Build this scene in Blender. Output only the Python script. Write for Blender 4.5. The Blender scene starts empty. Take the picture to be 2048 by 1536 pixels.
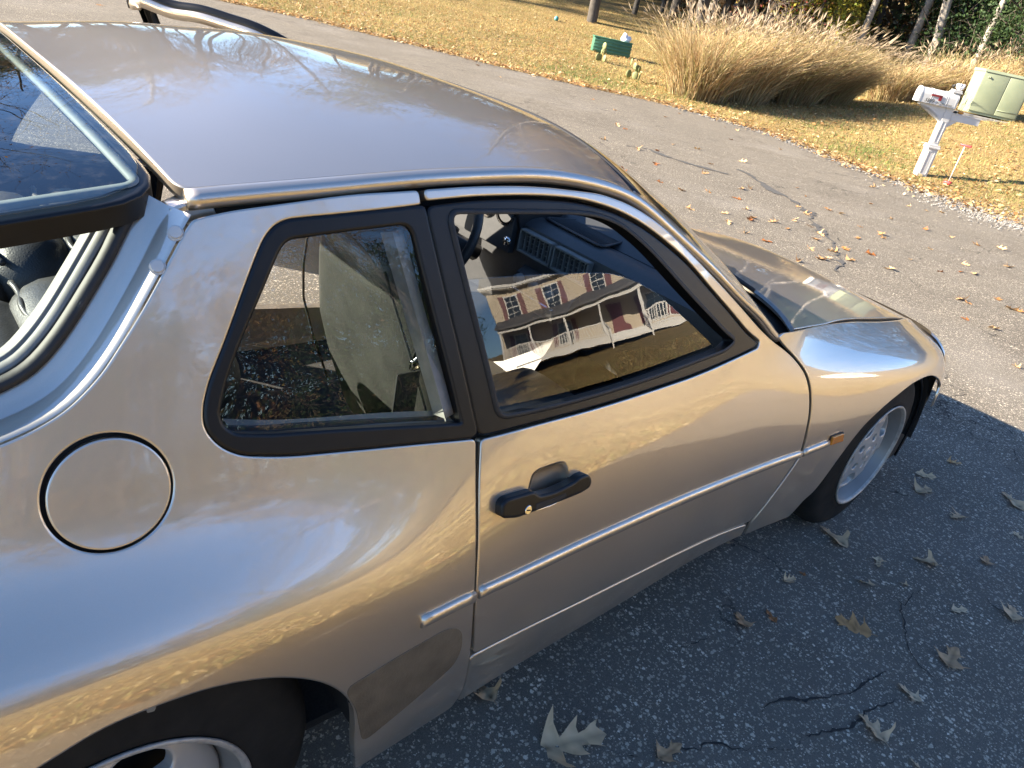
import bpy, bmesh, math, random
import numpy as np
from mathutils import Vector, Matrix
from mathutils.geometry import delaunay_2d_cdt
rng = np.random.default_rng(7); random.seed(7)
scene = bpy.context.scene
COL = scene.collection

# ---------------------------------------------------------------- camera
CAM_POS = (-2.5166, -1.4973, 1.4533)
YAW, PITCH, ROLL = 0.77863, -0.47384, 0.21633
cam_d = bpy.data.cameras.new('camera'); cam = bpy.data.objects.new('camera', cam_d); COL.objects.link(cam)
_f = Vector((math.cos(PITCH)*math.cos(YAW), math.cos(PITCH)*math.sin(YAW), math.sin(PITCH)))
_r = Vector((math.sin(YAW), -math.cos(YAW), 0)); _u = _r.cross(_f)
_c, _s = math.cos(ROLL), math.sin(ROLL)
_r, _u = _r*_c+_u*_s, -_r*_s+_u*_c
_m = Matrix((_r, _u, -_f)).transposed().to_4x4(); _m.translation = Vector(CAM_POS); cam.matrix_world = _m
cam_d.sensor_width = 36; cam_d.lens = 36*1463.66/2048; cam_d.clip_start = .02; cam_d.clip_end = 800
scene.camera = cam

# ---------------------------------------------------------------- sky, sun, exposure
SUN_EL = math.radians(22.5); SUN_DIR = Vector((-.78, .626, 0)).normalized()       # towards the sun, in plan
world = bpy.data.worlds.new('World'); scene.world = world; world.use_nodes = True
_nt = world.node_tree; _bg = _nt.nodes['Background']
_sky = _nt.nodes.new('ShaderNodeTexSky'); _sky.sky_type = 'NISHITA'; _sky.sun_disc = False
_sky.sun_elevation = SUN_EL; _sky.sun_rotation = math.atan2(SUN_DIR.x, SUN_DIR.y)
_sky.air_density = 1.0; _sky.dust_density = .2; _sky.ozone_density = 2.5
_tint = _nt.nodes.new('ShaderNodeMix'); _tint.data_type = 'RGBA'; _tint.blend_type = 'MULTIPLY'; _tint.inputs[0].default_value = 1; _tint.inputs[7].default_value = (.81, .945, 1.14, 1)
_nt.links.new(_sky.outputs[0], _tint.inputs[6]); _nt.links.new(_tint.outputs[2], _bg.inputs[0]); _bg.inputs[1].default_value = .060
sun_d = bpy.data.lights.new('sun', 'SUN'); sun_d.energy = 5.0; sun_d.angle = math.radians(.53); sun_d.color = (1, .87, .69)
sun = bpy.data.objects.new('sun', sun_d); COL.objects.link(sun); sun.location = (-20, 15, 20)
_d = Vector((SUN_DIR.x*math.cos(SUN_EL), SUN_DIR.y*math.cos(SUN_EL), math.sin(SUN_EL)))
sun.rotation_euler = _d.to_track_quat('Z', 'Y').to_euler()
vs = scene.view_settings; vs.view_transform = 'Standard'; vs.look = 'None'; vs.exposure = 2.45; vs.gamma = 1; vs.use_curve_mapping = False
scene.cycles.max_bounces = 10; scene.cycles.transparent_max_bounces = 24; scene.cycles.glossy_bounces = 5
scene.cycles.sample_clamp_indirect = 6; scene.cycles.use_denoising = True; scene.cycles.caustics_reflective = False

# ---------------------------------------------------------------- car surfaces (metres; x forward from the front axle, y left, z up)
def nat_spline(t, V):
    """natural cubic spline through values V (n, ...) at parameters t -> callable"""
    t = np.asarray(t, float); V = np.asarray(V, float); n = len(t); h = np.diff(t)
    A = np.zeros((n, n)); B = np.zeros((n, n)); A[0, 0] = A[-1, -1] = 1
    for i in range(1, n - 1):
        A[i, i-1], A[i, i], A[i, i+1] = h[i-1], 2*(h[i-1]+h[i]), h[i]
        B[i, i-1], B[i, i], B[i, i+1] = 6/h[i-1], -6/h[i-1]-6/h[i], 6/h[i]
    M = np.tensordot(np.linalg.solve(A, B), V, (1, 0))
    def f(x):
        x = np.asarray(x, float); i = np.clip(np.searchsorted(t, x) - 1, 0, n - 2)
        sh = x.shape + (1,)*(V.ndim-1); hh = h[i].reshape(sh)
        xc = np.clip(x, t[0]-.02, t[-1]+.02)
        a = (t[i+1]-xc).reshape(sh)/hh; b = (xc-t[i]).reshape(sh)/hh
        return a*V[i]+b*V[i+1]+((a**3-a)*M[i]+(b**3-b)*M[i+1])*hh**2/6
    return f

# right-hand body side: cross-sections (half width, height) from the sill (s=0) over the belt (s=7) to the roof rail (s=11);
# ahead of the windscreen pillar only s<=7 is used and s=7 is the bonnet shut line
BELT, RAIL = 7, 11
SEC_X = [-3.25, -2.85, -2.40, -2.05, -1.75, -1.20, -0.72, -0.42, 0.00, 0.40, 0.68]
SEC = [
 [(.70,.30),(.74,.38),(.765,.48),(.775,.58),(.765,.66),(.735,.73),(.69,.79),(.65,.83),  (.625,.865),(.60,.89),(.575,.91),(.55,.925)],
 [(.79,.24),(.82,.36),(.84,.49),(.846,.61),(.835,.695),(.80,.745),(.742,.80),(.70,.85), (.672,.905),(.645,.95),(.62,.99),(.598,1.025)],
 [(.832,.20),(.856,.34),(.868,.48),(.866,.60),(.854,.69),(.822,.738),(.766,.80),(.730,.872),(.700,.945),(.672,1.02),(.643,1.093),(.613,1.163)],
 [(.822,.18),(.848,.31),(.858,.44),(.855,.57),(.842,.66),(.812,.725),(.774,.79),(.744,.86),(.715,.94),(.686,1.02),(.656,1.104),(.626,1.186)],
 [(.795,.17),(.822,.28),(.836,.40),(.836,.51),(.828,.60),(.812,.685),(.789,.765),(.764,.838),(.734,.925),(.702,1.01),(.666,1.10),(.622,1.203)],
 [(.770,.165),(.800,.27),(.818,.385),(.820,.50),(.812,.595),(.797,.68),(.774,.76),(.747,.832),(.715,.92),(.682,1.005),(.646,1.095),(.604,1.193)],
 [(.760,.165),(.783,.26),(.797,.37),(.799,.475),(.793,.57),(.775,.66),(.745,.745),(.700,.822),(.672,.89),(.645,.96),(.615,1.03),(.585,1.10)],
 [(.785,.17),(.800,.255),(.810,.36),(.812,.46),(.807,.555),(.788,.645),(.742,.733),(.640,.818),(.61,.86),(.58,.92),(.55,.98),(.52,1.04)],
 [(.820,.20),(.828,.27),(.834,.36),(.836,.45),(.832,.54),(.813,.625),(.748,.70),(.602,.768),(.58,.82),(.56,.86),(.54,.90),(.52,.95)],
 [(.785,.22),(.800,.28),(.809,.36),(.810,.44),(.803,.52),(.776,.59),(.705,.645),(.566,.702),(.54,.75),(.52,.79),(.50,.83),(.48,.87)],
 [(.69,.24),(.712,.30),(.725,.37),(.725,.44),(.712,.50),(.682,.55),(.625,.588),(.52,.622),(.5,.65),(.48,.69),(.46,.73),(.44,.77)],
]
_secf = nat_spline(SEC_X, np.array(SEC))
def side_pt(x, s):
    """points on the right body side at station x, section parameter s"""
    x = np.asarray(x, float); s = np.asarray(s, float)
    K = _secf(x)                                     # n, 12, 2
    lo = np.minimum(s, BELT); k = np.arange(12)
    W = _basis(s)                                    # n, 12
    yz = np.einsum('nk,nkc->nc', W, K)
    return np.stack([x, -yz[:, 0], yz[:, 1]], 1)
_bas_all = nat_spline(np.arange(12), np.eye(12)); _bas_lo = nat_spline(np.arange(8), np.eye(8))
def _basis(s):
    return _bas_all(s)
def side_nrm(x, s):
    e = 2e-3
    a = side_pt(x+e, s)-side_pt(x-e, s); b = side_pt(x, s+e*3)-side_pt(x, s-e*3)
    n = np.cross(a, b); return n/np.linalg.norm(n, axis=1, keepdims=True)

# roof skin: rail line (half width, height) and crown height along x
ROOF_X = [-2.34, -2.22, -2.04, -1.91, -1.79, -1.66, -1.51, -1.4, -1.311, -1.238, -1.13, -1.009, -0.889, -0.828, -0.78]
ROOF_W = [0.618, 0.622, 0.622, 0.622, 0.622, 0.622, 0.622, 0.627, 0.641, 0.653, 0.671, 0.69, 0.702, 0.708, 0.712]
ROOF_E = [1.16, 1.176, 1.191, 1.203, 1.21, 1.213, 1.197, 1.168, 1.123, 1.083, 1.023, 0.951, 0.885, 0.845, 0.82]
ROOF_C = [1.235, 1.2413, 1.2685, 1.2755, 1.2819, 1.2777, 1.266, 1.2436, 1.2222, 1.1889, 1.1353, 1.0683, 0.9944, 0.9527, 0.92]
ROOF_B = [0.0, 0.0, 0.0, 0.0, 0.0, 0.0117, 0.0318, 0.0525, 0.0698, 0.087, 0.1073, 0.1231, 0.142, 0.1489, 0.156]
_roof = nat_spline(ROOF_X, np.stack([ROOF_W, ROOF_E, ROOF_C, ROOF_B], 1))
def roof_pt(x, v):
    """v: -1 right rail .. 0 centre .. +1 left rail"""
    k = _roof(np.asarray(x, float)); v = np.asarray(v, float)
    return np.stack([x+k[:, 3]*(1-v*v), k[:, 0]*v, k[:, 1]+(k[:, 2]-k[:, 1])*(1-np.abs(v)**3)], 1)
# bonnet between the shut lines
def hood_pt(x, v):
    x = np.asarray(x, float); e = side_pt(x, 6.79+.45*np.clip((-.42-x)/.3, 0, 1.2)**1.5)
    w = -e[:, 1]; v = np.asarray(v, float)
    return np.stack([x, w*v, e[:, 2]+(.052)*(1-np.abs(v)**2.0)*np.clip((.72-np.asarray(x))/.5, 0.25, 1)], 1)
def grid_nrm(f, x, v, e=2e-3):
    a = f(x+e, v)-f(x-e, v); b = f(x, v+e*3)-f(x, v-e*3)
    n = np.cross(a, b); return n/np.linalg.norm(n, axis=1, keepdims=True)

# ---------------------------------------------------------------- terrain
EDGE_Y = np.array([-60, -12, -3, 1.4, 4, 6, 8.3, 9.5, 10.8, 14.3, 15.6, 19, 26, 60])
EDGE_X = np.array([9.6, 9.6, 9.5, 9.2, 9.6, 10.3, 9.7, 8.4, 7.5, 5.4, 3.9, 1.2, -5, -40])
def edge_x(y): return np.interp(y, EDGE_Y, EDGE_X)
def near_edge(x): return np.interp(x, [-30, -1.2, -.5, .5, 2, 6], [-1.85, -1.85, -2.1, -2.6, -3.0, -4.0])
def ground_z(x, y):
    x = np.asarray(x, float); y = np.asarray(y, float)
    n = .688*x+.725*y
    z = .0215*np.log1p(np.exp(np.clip((n-1.5)*2, -30, 30)))/2
    z = np.where((n-1.5)*2 > 25, .0215*(n-1.5), z)
    s = x-edge_x(y)
    sl = np.interp(y, [-30, 0, 5, 8, 10, 14, 20], [.12, .14, .15, .085, .03, .04, .05])
    sp = np.maximum(s-.4, 0)
    z = z+sl*sp**2/(sp+1.0)+.03*np.maximum(s-12, 0)*np.clip((s-12)/6, 0, 1)
    lawn = np.maximum(-4.2-y, 0)                     # the house side rises a little
    return z+.012*lawn**2/(lawn+2)

# outlines on the body side, as (x, section parameter)
OUT = {
 'door': [(-1.8984,10.992),(-1.8107,10.988),(-1.6841,10.934),(-1.5672,10.825),(-1.5158,10.78),(-1.4331,10.617),(-1.3428,10.306),(-1.244,9.787),(-1.1297,9.085),(-0.9443,7.781),(-0.8364,7.121),(-0.7814,6.797),(-0.7214,6.368),(-0.6734,5.892),(-0.6477,5.413),(-0.6275,4.678),(-0.6185,3.846),(-0.6061,3.219),(-0.618,2.823),(-0.6563,2.064),(-0.6818,1.357),(-0.7097,0.974),(-0.8753,1.213),(-1.2339,1.632),(-1.6329,1.793),(-1.7318,1.808),(-1.7959,1.814),(-1.8173,2.68),(-1.8306,3.757),(-1.8307,5.442),(-1.8203,6.781),(-1.6853,6.903),(-1.4752,6.908),(-1.2033,6.893),(-1.0235,7.06),(-0.9334,7.14),(-0.9238,7.296),(-0.9942,7.68),(-1.1293,8.695),(-1.2445,9.544),(-1.343,10.037),(-1.3996,10.274),(-1.4712,10.495),(-1.5689,10.68),(-1.6861,10.769),(-1.8126,10.807),(-1.8968,10.789)],
 'door_trim': [(-1.8938,10.745),(-1.8128,10.787),(-1.6863,10.749),(-1.5692,10.659),(-1.4715,10.472),(-1.3998,10.249),(-1.3432,10.011),(-1.2446,9.513),(-1.1293,8.658),(-0.9939,7.64),(-0.9291,7.276),(-0.9389,7.165),(-1.0236,7.074),(-1.2033,6.92),(-1.4752,6.932),(-1.6853,6.925),(-1.8197,6.823)],
 'door_open': [(-1.8546,10.643),(-1.7415,10.592),(-1.5863,10.518),(-1.5196,10.45),(-1.4544,10.275),(-1.3785,9.874),(-1.3148,9.427),(-1.2074,8.611),(-1.1013,7.842),(-1.0406,7.496),(-1.0871,7.312),(-1.3154,7.196),(-1.5859,7.178),(-1.7782,7.147)],
 'door_glass': [(-1.8394,9.625),(-1.8214,9.633),(-1.7525,9.645),(-1.6549,9.624),(-1.5571,9.565),(-1.4807,9.486),(-1.4316,9.366),(-1.3797,9.168),(-1.3297,8.943),(-1.295,8.711),(-1.2457,8.373),(-1.1685,7.865),(-1.0707,7.196),(-1.3025,7.051),(-1.586,7.041),(-1.7889,7.024)],
 'fender': [(-0.8181,7.241),(-0.7787,7.322),(-0.464,6.8),(-0.0274,6.739),(0.2769,6.774),(0.45,6.9),(0.68,6.85),(0.7,6.0),(0.7,4.5),(0.7,2.84),(0.376,2.867),(0.36,3.474),(0.3738,4.003),(0.2814,4.571),(0.1917,4.863),(0.1045,4.906),(-0.0058,4.771),(-0.1595,4.232),(-0.2749,3.545),(-0.3326,2.589),(-0.3786,1.236),(-0.413,0.937),(-0.43,0.15),(-0.66,0.15),(-0.6849,0.815),(-0.6733,1.293),(-0.6493,2.011),(-0.6102,2.788),(-0.5954,3.18),(-0.6095,3.831),(-0.619,4.665),(-0.6393,5.402),(-0.6649,5.895),(-0.7147,6.385),(-0.78,6.904)],
 'quarter': [(-1.9036,10.988),(-1.9015,10.749),(-1.9128,10.734),(-2.0061,10.68),(-2.0818,10.629),(-2.1056,10.605),(-2.1213,10.535),(-2.1349,10.384),(-2.1466,10.153),(-2.1692,9.631),(-2.1975,8.946),(-2.2247,8.322),(-2.2358,7.936),(-2.2373,7.614),(-2.2222,7.313),(-2.1977,7.121),(-2.1376,6.974),(-2.0349,6.899),(-1.9173,6.856),(-1.8262,6.812),(-1.8317,5.445),(-1.8318,3.761),(-1.8186,2.685),(-1.8027,1.904),(-1.801,1.815),(-1.775,0.634),(-1.78,0.15),(-2.015,0.15),(-2.02,0.331),(-2.0436,1.068),(-2.0522,1.608),(-2.0611,1.958),(-2.0859,2.303),(-2.1169,2.572),(-2.1514,2.785),(-2.1935,2.996),(-2.2356,3.151),(-2.2847,3.285),(-2.3497,3.348),(-2.4085,3.332),(-2.48,3.088),(-2.58,2.812),(-2.66,2.426),(-2.73,1.93),(-2.775,1.323),(-2.795,0.634),(-2.8,0.138),(-2.81,0.15),(-3.2,0.15),(-3.2,7.4),(-2.8,7.6),(-2.6,7.62),(-2.4457,7.944),(-2.4149,8.055),(-2.382,8.241),(-2.3457,8.614),(-2.2944,9.409),(-2.2623,9.978),(-2.2341,10.505),(-2.2234,10.67),(-2.2104,10.713),(-2.1745,10.794),(-2.1137,10.874),(-2.0191,10.993)],
 'bolts': [(-2.2425,10.497),(-2.2671,10.039)],
 'quarter_trim': [(-1.8973,10.733),(-1.9127,10.741),(-2.006,10.687),(-2.0818,10.636),(-2.1055,10.612),(-2.1212,10.542),(-2.1349,10.391),(-2.1466,10.16),(-2.1691,9.638),(-2.1974,8.953),(-2.2246,8.329),(-2.2357,7.944),(-2.2372,7.622),(-2.2221,7.321),(-2.1976,7.129),(-2.1375,6.983),(-2.0348,6.908),(-1.9173,6.866),(-1.8222,6.827)],
 'quarter_open': [(-1.9232,10.51),(-2.0342,10.422),(-2.1033,10.337),(-2.1131,10.28),(-2.1222,10.15),(-2.1495,9.575),(-2.18,8.957),(-2.2059,8.322),(-2.2194,7.827),(-2.2166,7.619),(-2.2032,7.465),(-2.158,7.361),(-1.9755,7.219),(-1.8608,7.143),(-1.8541,7.153)],
 'cap_hole': [(-2.2842,6.779),(-2.2829,6.927),(-2.2835,7.074),(-2.286,7.215),(-2.2903,7.347),(-2.2961,7.468),(-2.3034,7.574),(-2.3119,7.663),(-2.3214,7.733),(-2.3315,7.783),(-2.3421,7.813),(-2.3528,7.822),(-2.3634,7.81),(-2.3737,7.778),(-2.3835,7.726),(-2.3924,7.656),(-2.4004,7.57),(-2.4074,7.469),(-2.413,7.356),(-2.4173,7.232),(-2.4202,7.102),(-2.4216,6.968),(-2.4214,6.832),(-2.4197,6.699),(-2.4165,6.572),(-2.4118,6.454),(-2.4057,6.349),(-2.3984,6.257),(-2.39,6.182),(-2.3806,6.124),(-2.3704,6.085),(-2.3596,6.064),(-2.3486,6.064),(-2.3375,6.085),(-2.3267,6.128),(-2.3165,6.191),(-2.3071,6.276),(-2.299,6.38),(-2.2923,6.501),(-2.2873,6.636)],
 'cap': [(-2.2875,6.765),(-2.2861,6.901),(-2.2865,7.036),(-2.2886,7.167),(-2.2924,7.29),(-2.2977,7.402),(-2.3043,7.501),(-2.3121,7.584),(-2.3209,7.65),(-2.3303,7.698),(-2.3402,7.727),(-2.3503,7.736),(-2.3603,7.726),(-2.37,7.697),(-2.3793,7.65),(-2.3878,7.586),(-2.3955,7.507),(-2.4021,7.414),(-2.4076,7.31),(-2.4118,7.196),(-2.4146,7.076),(-2.4161,6.951),(-2.4161,6.826),(-2.4146,6.702),(-2.4117,6.585),(-2.4074,6.475),(-2.4018,6.377),(-2.3951,6.292),(-2.3872,6.221),(-2.3784,6.167),(-2.3689,6.129),(-2.3589,6.11),(-2.3485,6.11),(-2.3382,6.128),(-2.328,6.167),(-2.3184,6.226),(-2.3096,6.303),(-2.3018,6.399),(-2.2955,6.51),(-2.2906,6.633)],
 'sill': [(-1.76,0.1),(-1.794,1.722),(-1.7282,1.716),(-1.6284,1.693),(-1.2235,1.491),(-0.8571,1.021),(-0.6915,0.771),(-0.665,0.1)],
 'guard': [(-2.0841,2.368),(-1.9715,2.579),(-1.8868,2.721),(-1.8605,2.683),(-1.8425,2.518),(-1.8336,2.138),(-1.8435,1.823),(-1.9086,1.517),(-2.0249,1.039),(-2.0416,1.509),(-2.0564,1.955)],
 'cup': [(-1.718,5.346),(-1.7128,5.566),(-1.7072,5.732),(-1.6942,5.802),(-1.6688,5.828),(-1.6413,5.836),(-1.6284,5.788),(-1.6214,5.675),(-1.6147,5.448),(-1.6141,5.228),(-1.6183,5.01),(-1.6485,4.893),(-1.6982,4.902),(-1.7137,4.99)],
 'handle': [(-1.7933,5.035),(-1.7923,5.326),(-1.7812,5.421),(-1.7509,5.438),(-1.7195,5.45),(-1.7059,5.315),(-1.6639,5.302),(-1.6182,5.389),(-1.6055,5.456),(-1.584,5.462),(-1.5749,5.365),(-1.5709,5.248),(-1.5738,5.14),(-1.5937,5.085),(-1.6782,5.038),(-1.7425,4.988),(-1.7577,4.971)],
 'lock': [(-1.7262,5.09),(-1.7266,5.128),(-1.728,5.159),(-1.7304,5.179),(-1.7333,5.186),(-1.7364,5.178),(-1.7391,5.156),(-1.741,5.124),(-1.7419,5.086),(-1.7416,5.049),(-1.7401,5.017),(-1.7377,4.997),(-1.7348,4.99),(-1.7317,4.998),(-1.729,5.02),(-1.7271,5.052)],
 'handle_panel': [(-1.716,5.175),(-1.6755,5.177),(-1.6414,5.205),(-1.6406,5.123),(-1.6748,5.085),(-1.7151,5.027)],
 'mold_q': [(-1.9451,3.065),(-1.9157,3.105),(-1.8778,3.179),(-1.8299,3.255)],
 'mold_d': [(-1.8186,3.302),(-1.6836,3.452),(-1.5525,3.511),(-1.4139,3.474),(-1.2354,3.362),(-0.934,3.189),(-0.6085,3.171)],
 'mold_f': [(-0.5954,3.18),(-0.4637,3.289)],
 'marker': [(-0.4563,3.22),(-0.4599,3.536),(-0.3995,3.576),(-0.3837,3.251)],
 'seal_path': [(-2.8,7.6),(-2.6,7.62),(-2.4457,7.944),(-2.4149,8.055),(-2.382,8.241),(-2.3457,8.614),(-2.2944,9.409),(-2.2623,9.978),(-2.2341,10.505),(-2.2289,10.573)],
 'lip_path': [(-2.8,7.6),(-2.6,7.62),(-2.4457,7.944),(-2.4149,8.055),(-2.382,8.241),(-2.3457,8.614),(-2.2944,9.409),(-2.2623,9.978),(-2.2397,10.395)],
 'channel': [(-2.8,7.6),(-2.6,7.62),(-2.4457,7.944),(-2.4149,8.055),(-2.382,8.241),(-2.3457,8.614),(-2.2944,9.409),(-2.2623,9.978),(-2.2341,10.505),(-2.2217,10.726)],
}
# fallen leaves on the asphalt: x, y, length
NEAR_LEAVES = [(-0.52,-0.649,0.076),(-0.088,-0.844,0.125),(0.572,-1.034,0.084),(0.974,-1.123,0.132),(0.695,-1.222,0.047),(-0.063,-0.998,0.076),(0.122,-1.091,0.092),(0.37,-1.214,0.077),(-0.463,-0.881,0.058),(-0.391,-0.888,0.026),(-0.222,-1.029,0.063),(-0.09,-1.102,0.033),(-0.772,-0.906,0.073),(-0.672,-0.944,0.057),(-0.463,-1.106,0.118),(-0.039,-1.264,0.065),(0.136,-1.376,0.116),(-0.298,-1.338,0.111),(-0.563,-1.323,0.071),(-0.778,-1.317,0.103),(-1.311,-1.064,0.084),(-1.496,-0.921,0.171),(-0.779,-1.427,0.032),(-1.652,-0.668,0.069),(-1.582,-0.708,0.086),(0.762,-0.825,0.095),(0.623,-0.876,0.1)]
FAR_LEAVES = [(3.721,1.424,0.079),(3.548,1.227,0.12),(3.676,1.226,0.078),(4.205,1.338,0.095),(3.91,1.135,0.112),(4.391,1.182,0.121),(3.946,1.325,0.105),(4.131,1.607,0.112),(4.59,2.097,0.087),(3.984,2.21,0.108),(4.189,2.438,0.087),(3.88,2.169,0.118),(4.142,2.081,0.109),(4.107,1.89,0.086),(3.454,2.133,0.109),(5.898,2.741,0.07),(8.852,4.927,0.117),(9.336,6.379,0.104),(6.104,4.963,0.084),(8.219,6.864,0.102),(6.397,4.746,0.109),(5.739,4.034,0.101),(4.993,4.634,0.115),(5.967,5.746,0.089),(7.187,7.1,0.083),(7.483,7.933,0.086),(6.498,9.338,0.081),(6.832,10.456,0.092),(3.378,2.516,0.108),(4.588,3.991,0.115),(5.193,3.051,0.101),(4.286,2.988,0.11),(5.669,2.161,0.12),(6.878,2.394,0.102),(6.396,1.911,0.07),(6.517,1.55,0.1),(6.604,1.3,0.07),(6.686,1.055,0.103),(6.943,0.872,0.122),(4.591,0.121,0.093),(4.424,-0.033,0.117),(3.575,0.02,0.07),(4.096,0.251,0.118),(4.069,0.181,0.073),(3.627,-0.163,0.101),(4.47,-0.096,0.081),(2.954,-0.529,0.07),(4.77,0.684,0.072),(4.799,0.979,0.07),(5.38,1.554,0.108),(5.558,1.1,0.107),(5.381,1.779,0.072),(4.391,1.7,0.1),(5.075,0.617,0.08),(1.046,-0.844,0.07),(1.953,12.895,0.073),(2.196,12.892,0.098),(0.777,12.147,0.115),(9.24,3.967,0.111),(3.399,1.671,0.117),(6.097,0.536,0.117),(2.911,2.569,0.105),(4.141,0.885,0.107),(6.228,3.053,0.071),(2.939,1.085,0.109),(8.186,5.439,0.082),(5.004,2.194,0.112),(1.987,1.387,0.081),(4.511,2.063,0.073),(10.424,5.758,0.111),(5.262,1.464,0.082),(3.889,3.326,0.092),(9.382,6.17,0.11),(1.685,1.339,0.073),(6.654,4.16,0.121),(2.947,1.092,0.079),(2.65,1.718,0.117),(3.767,3.756,0.117),(5.471,0.717,0.079),(9.147,7.296,0.079),(7.765,2.06,0.079),(3.904,3.052,0.1),(1.957,2.259,0.074),(4.552,1.908,0.105),(2.263,2.465,0.083),(5.014,3.069,0.113),(3.722,2.362,0.079),(5.625,2.289,0.118),(4.805,5.065,0.084),(3.571,3.81,0.07),(8.192,3.007,0.111),(5.203,2.43,0.075),(6.004,5.951,0.121),(9.029,2.801,0.101),(3.381,1.898,0.096),(5.337,4.607,0.092),(5.098,3.632,0.116),(6.714,1.023,0.07),(8.018,1.966,0.087),(3.827,4.516,0.091),(3.225,1.249,0.104),(4.5,2.755,0.106),(7.659,2.25,0.07),(5.127,2.247,0.078),(5.216,0.539,0.109),(4.827,1.532,0.118),(1.599,1.958,0.079),(1.233,1.506,0.073)]

# ---------------------------------------------------------------- helpers
def tag(o, label=None, cat=None, group=None, kind=None):
    if label: o['label'] = label
    if cat: o['category'] = cat
    if group: o['group'] = group
    if kind: o['kind'] = kind
    return o
def empty(name, loc=(0, 0, 0), rz=0, **k):
    o = bpy.data.objects.new(name, None); COL.objects.link(o); o.location = loc; o.rotation_euler = (0, 0, rz); o.empty_display_size = .1
    return tag(o, **k)
def link(name, me, m=None, parent=None, smooth=True, **k):
    o = bpy.data.objects.new(name, me); COL.objects.link(o)
    if m is not None: me.materials.append(m)
    if parent is not None: o.parent = parent
    return tag(o, **k)
def mesh(V, F, N=None, smooth=True, colors=None):
    """V (n,3); F: (m,3)/(m,4) int array or a list of them"""
    me = bpy.data.meshes.new('m'); V = np.asarray(V, np.float32)
    Fs = F if isinstance(F, (list, tuple)) else [F]
    Fs = [np.asarray(f, np.int32) for f in Fs if len(f)]
    nl = sum(f.size for f in Fs); npoly = sum(len(f) for f in Fs)
    me.vertices.add(len(V)); me.vertices.foreach_set('co', V.ravel())
    me.loops.add(nl); me.loops.foreach_set('vertex_index', np.concatenate([f.ravel() for f in Fs]))
    tot = np.concatenate([np.full(len(f), f.shape[1], np.int32) for f in Fs]); st = np.concatenate([[0], np.cumsum(tot)[:-1]]).astype(np.int32)
    me.polygons.add(npoly); me.polygons.foreach_set('loop_start', st); me.polygons.foreach_set('loop_total', tot)
    me.polygons.foreach_set('use_smooth', np.full(npoly, smooth))
    me.update(calc_edges=True)
    if N is not None:
        me.normals_split_custom_set_from_vertices(np.asarray(N, float).tolist())
    if colors is not None:
        a = me.color_attributes.new('Col', 'FLOAT_COLOR', 'POINT'); c = np.ones((len(V), 4), np.float32); c[:, :3] = colors
        a.data.foreach_set('color', c.ravel())
    return me
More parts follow.
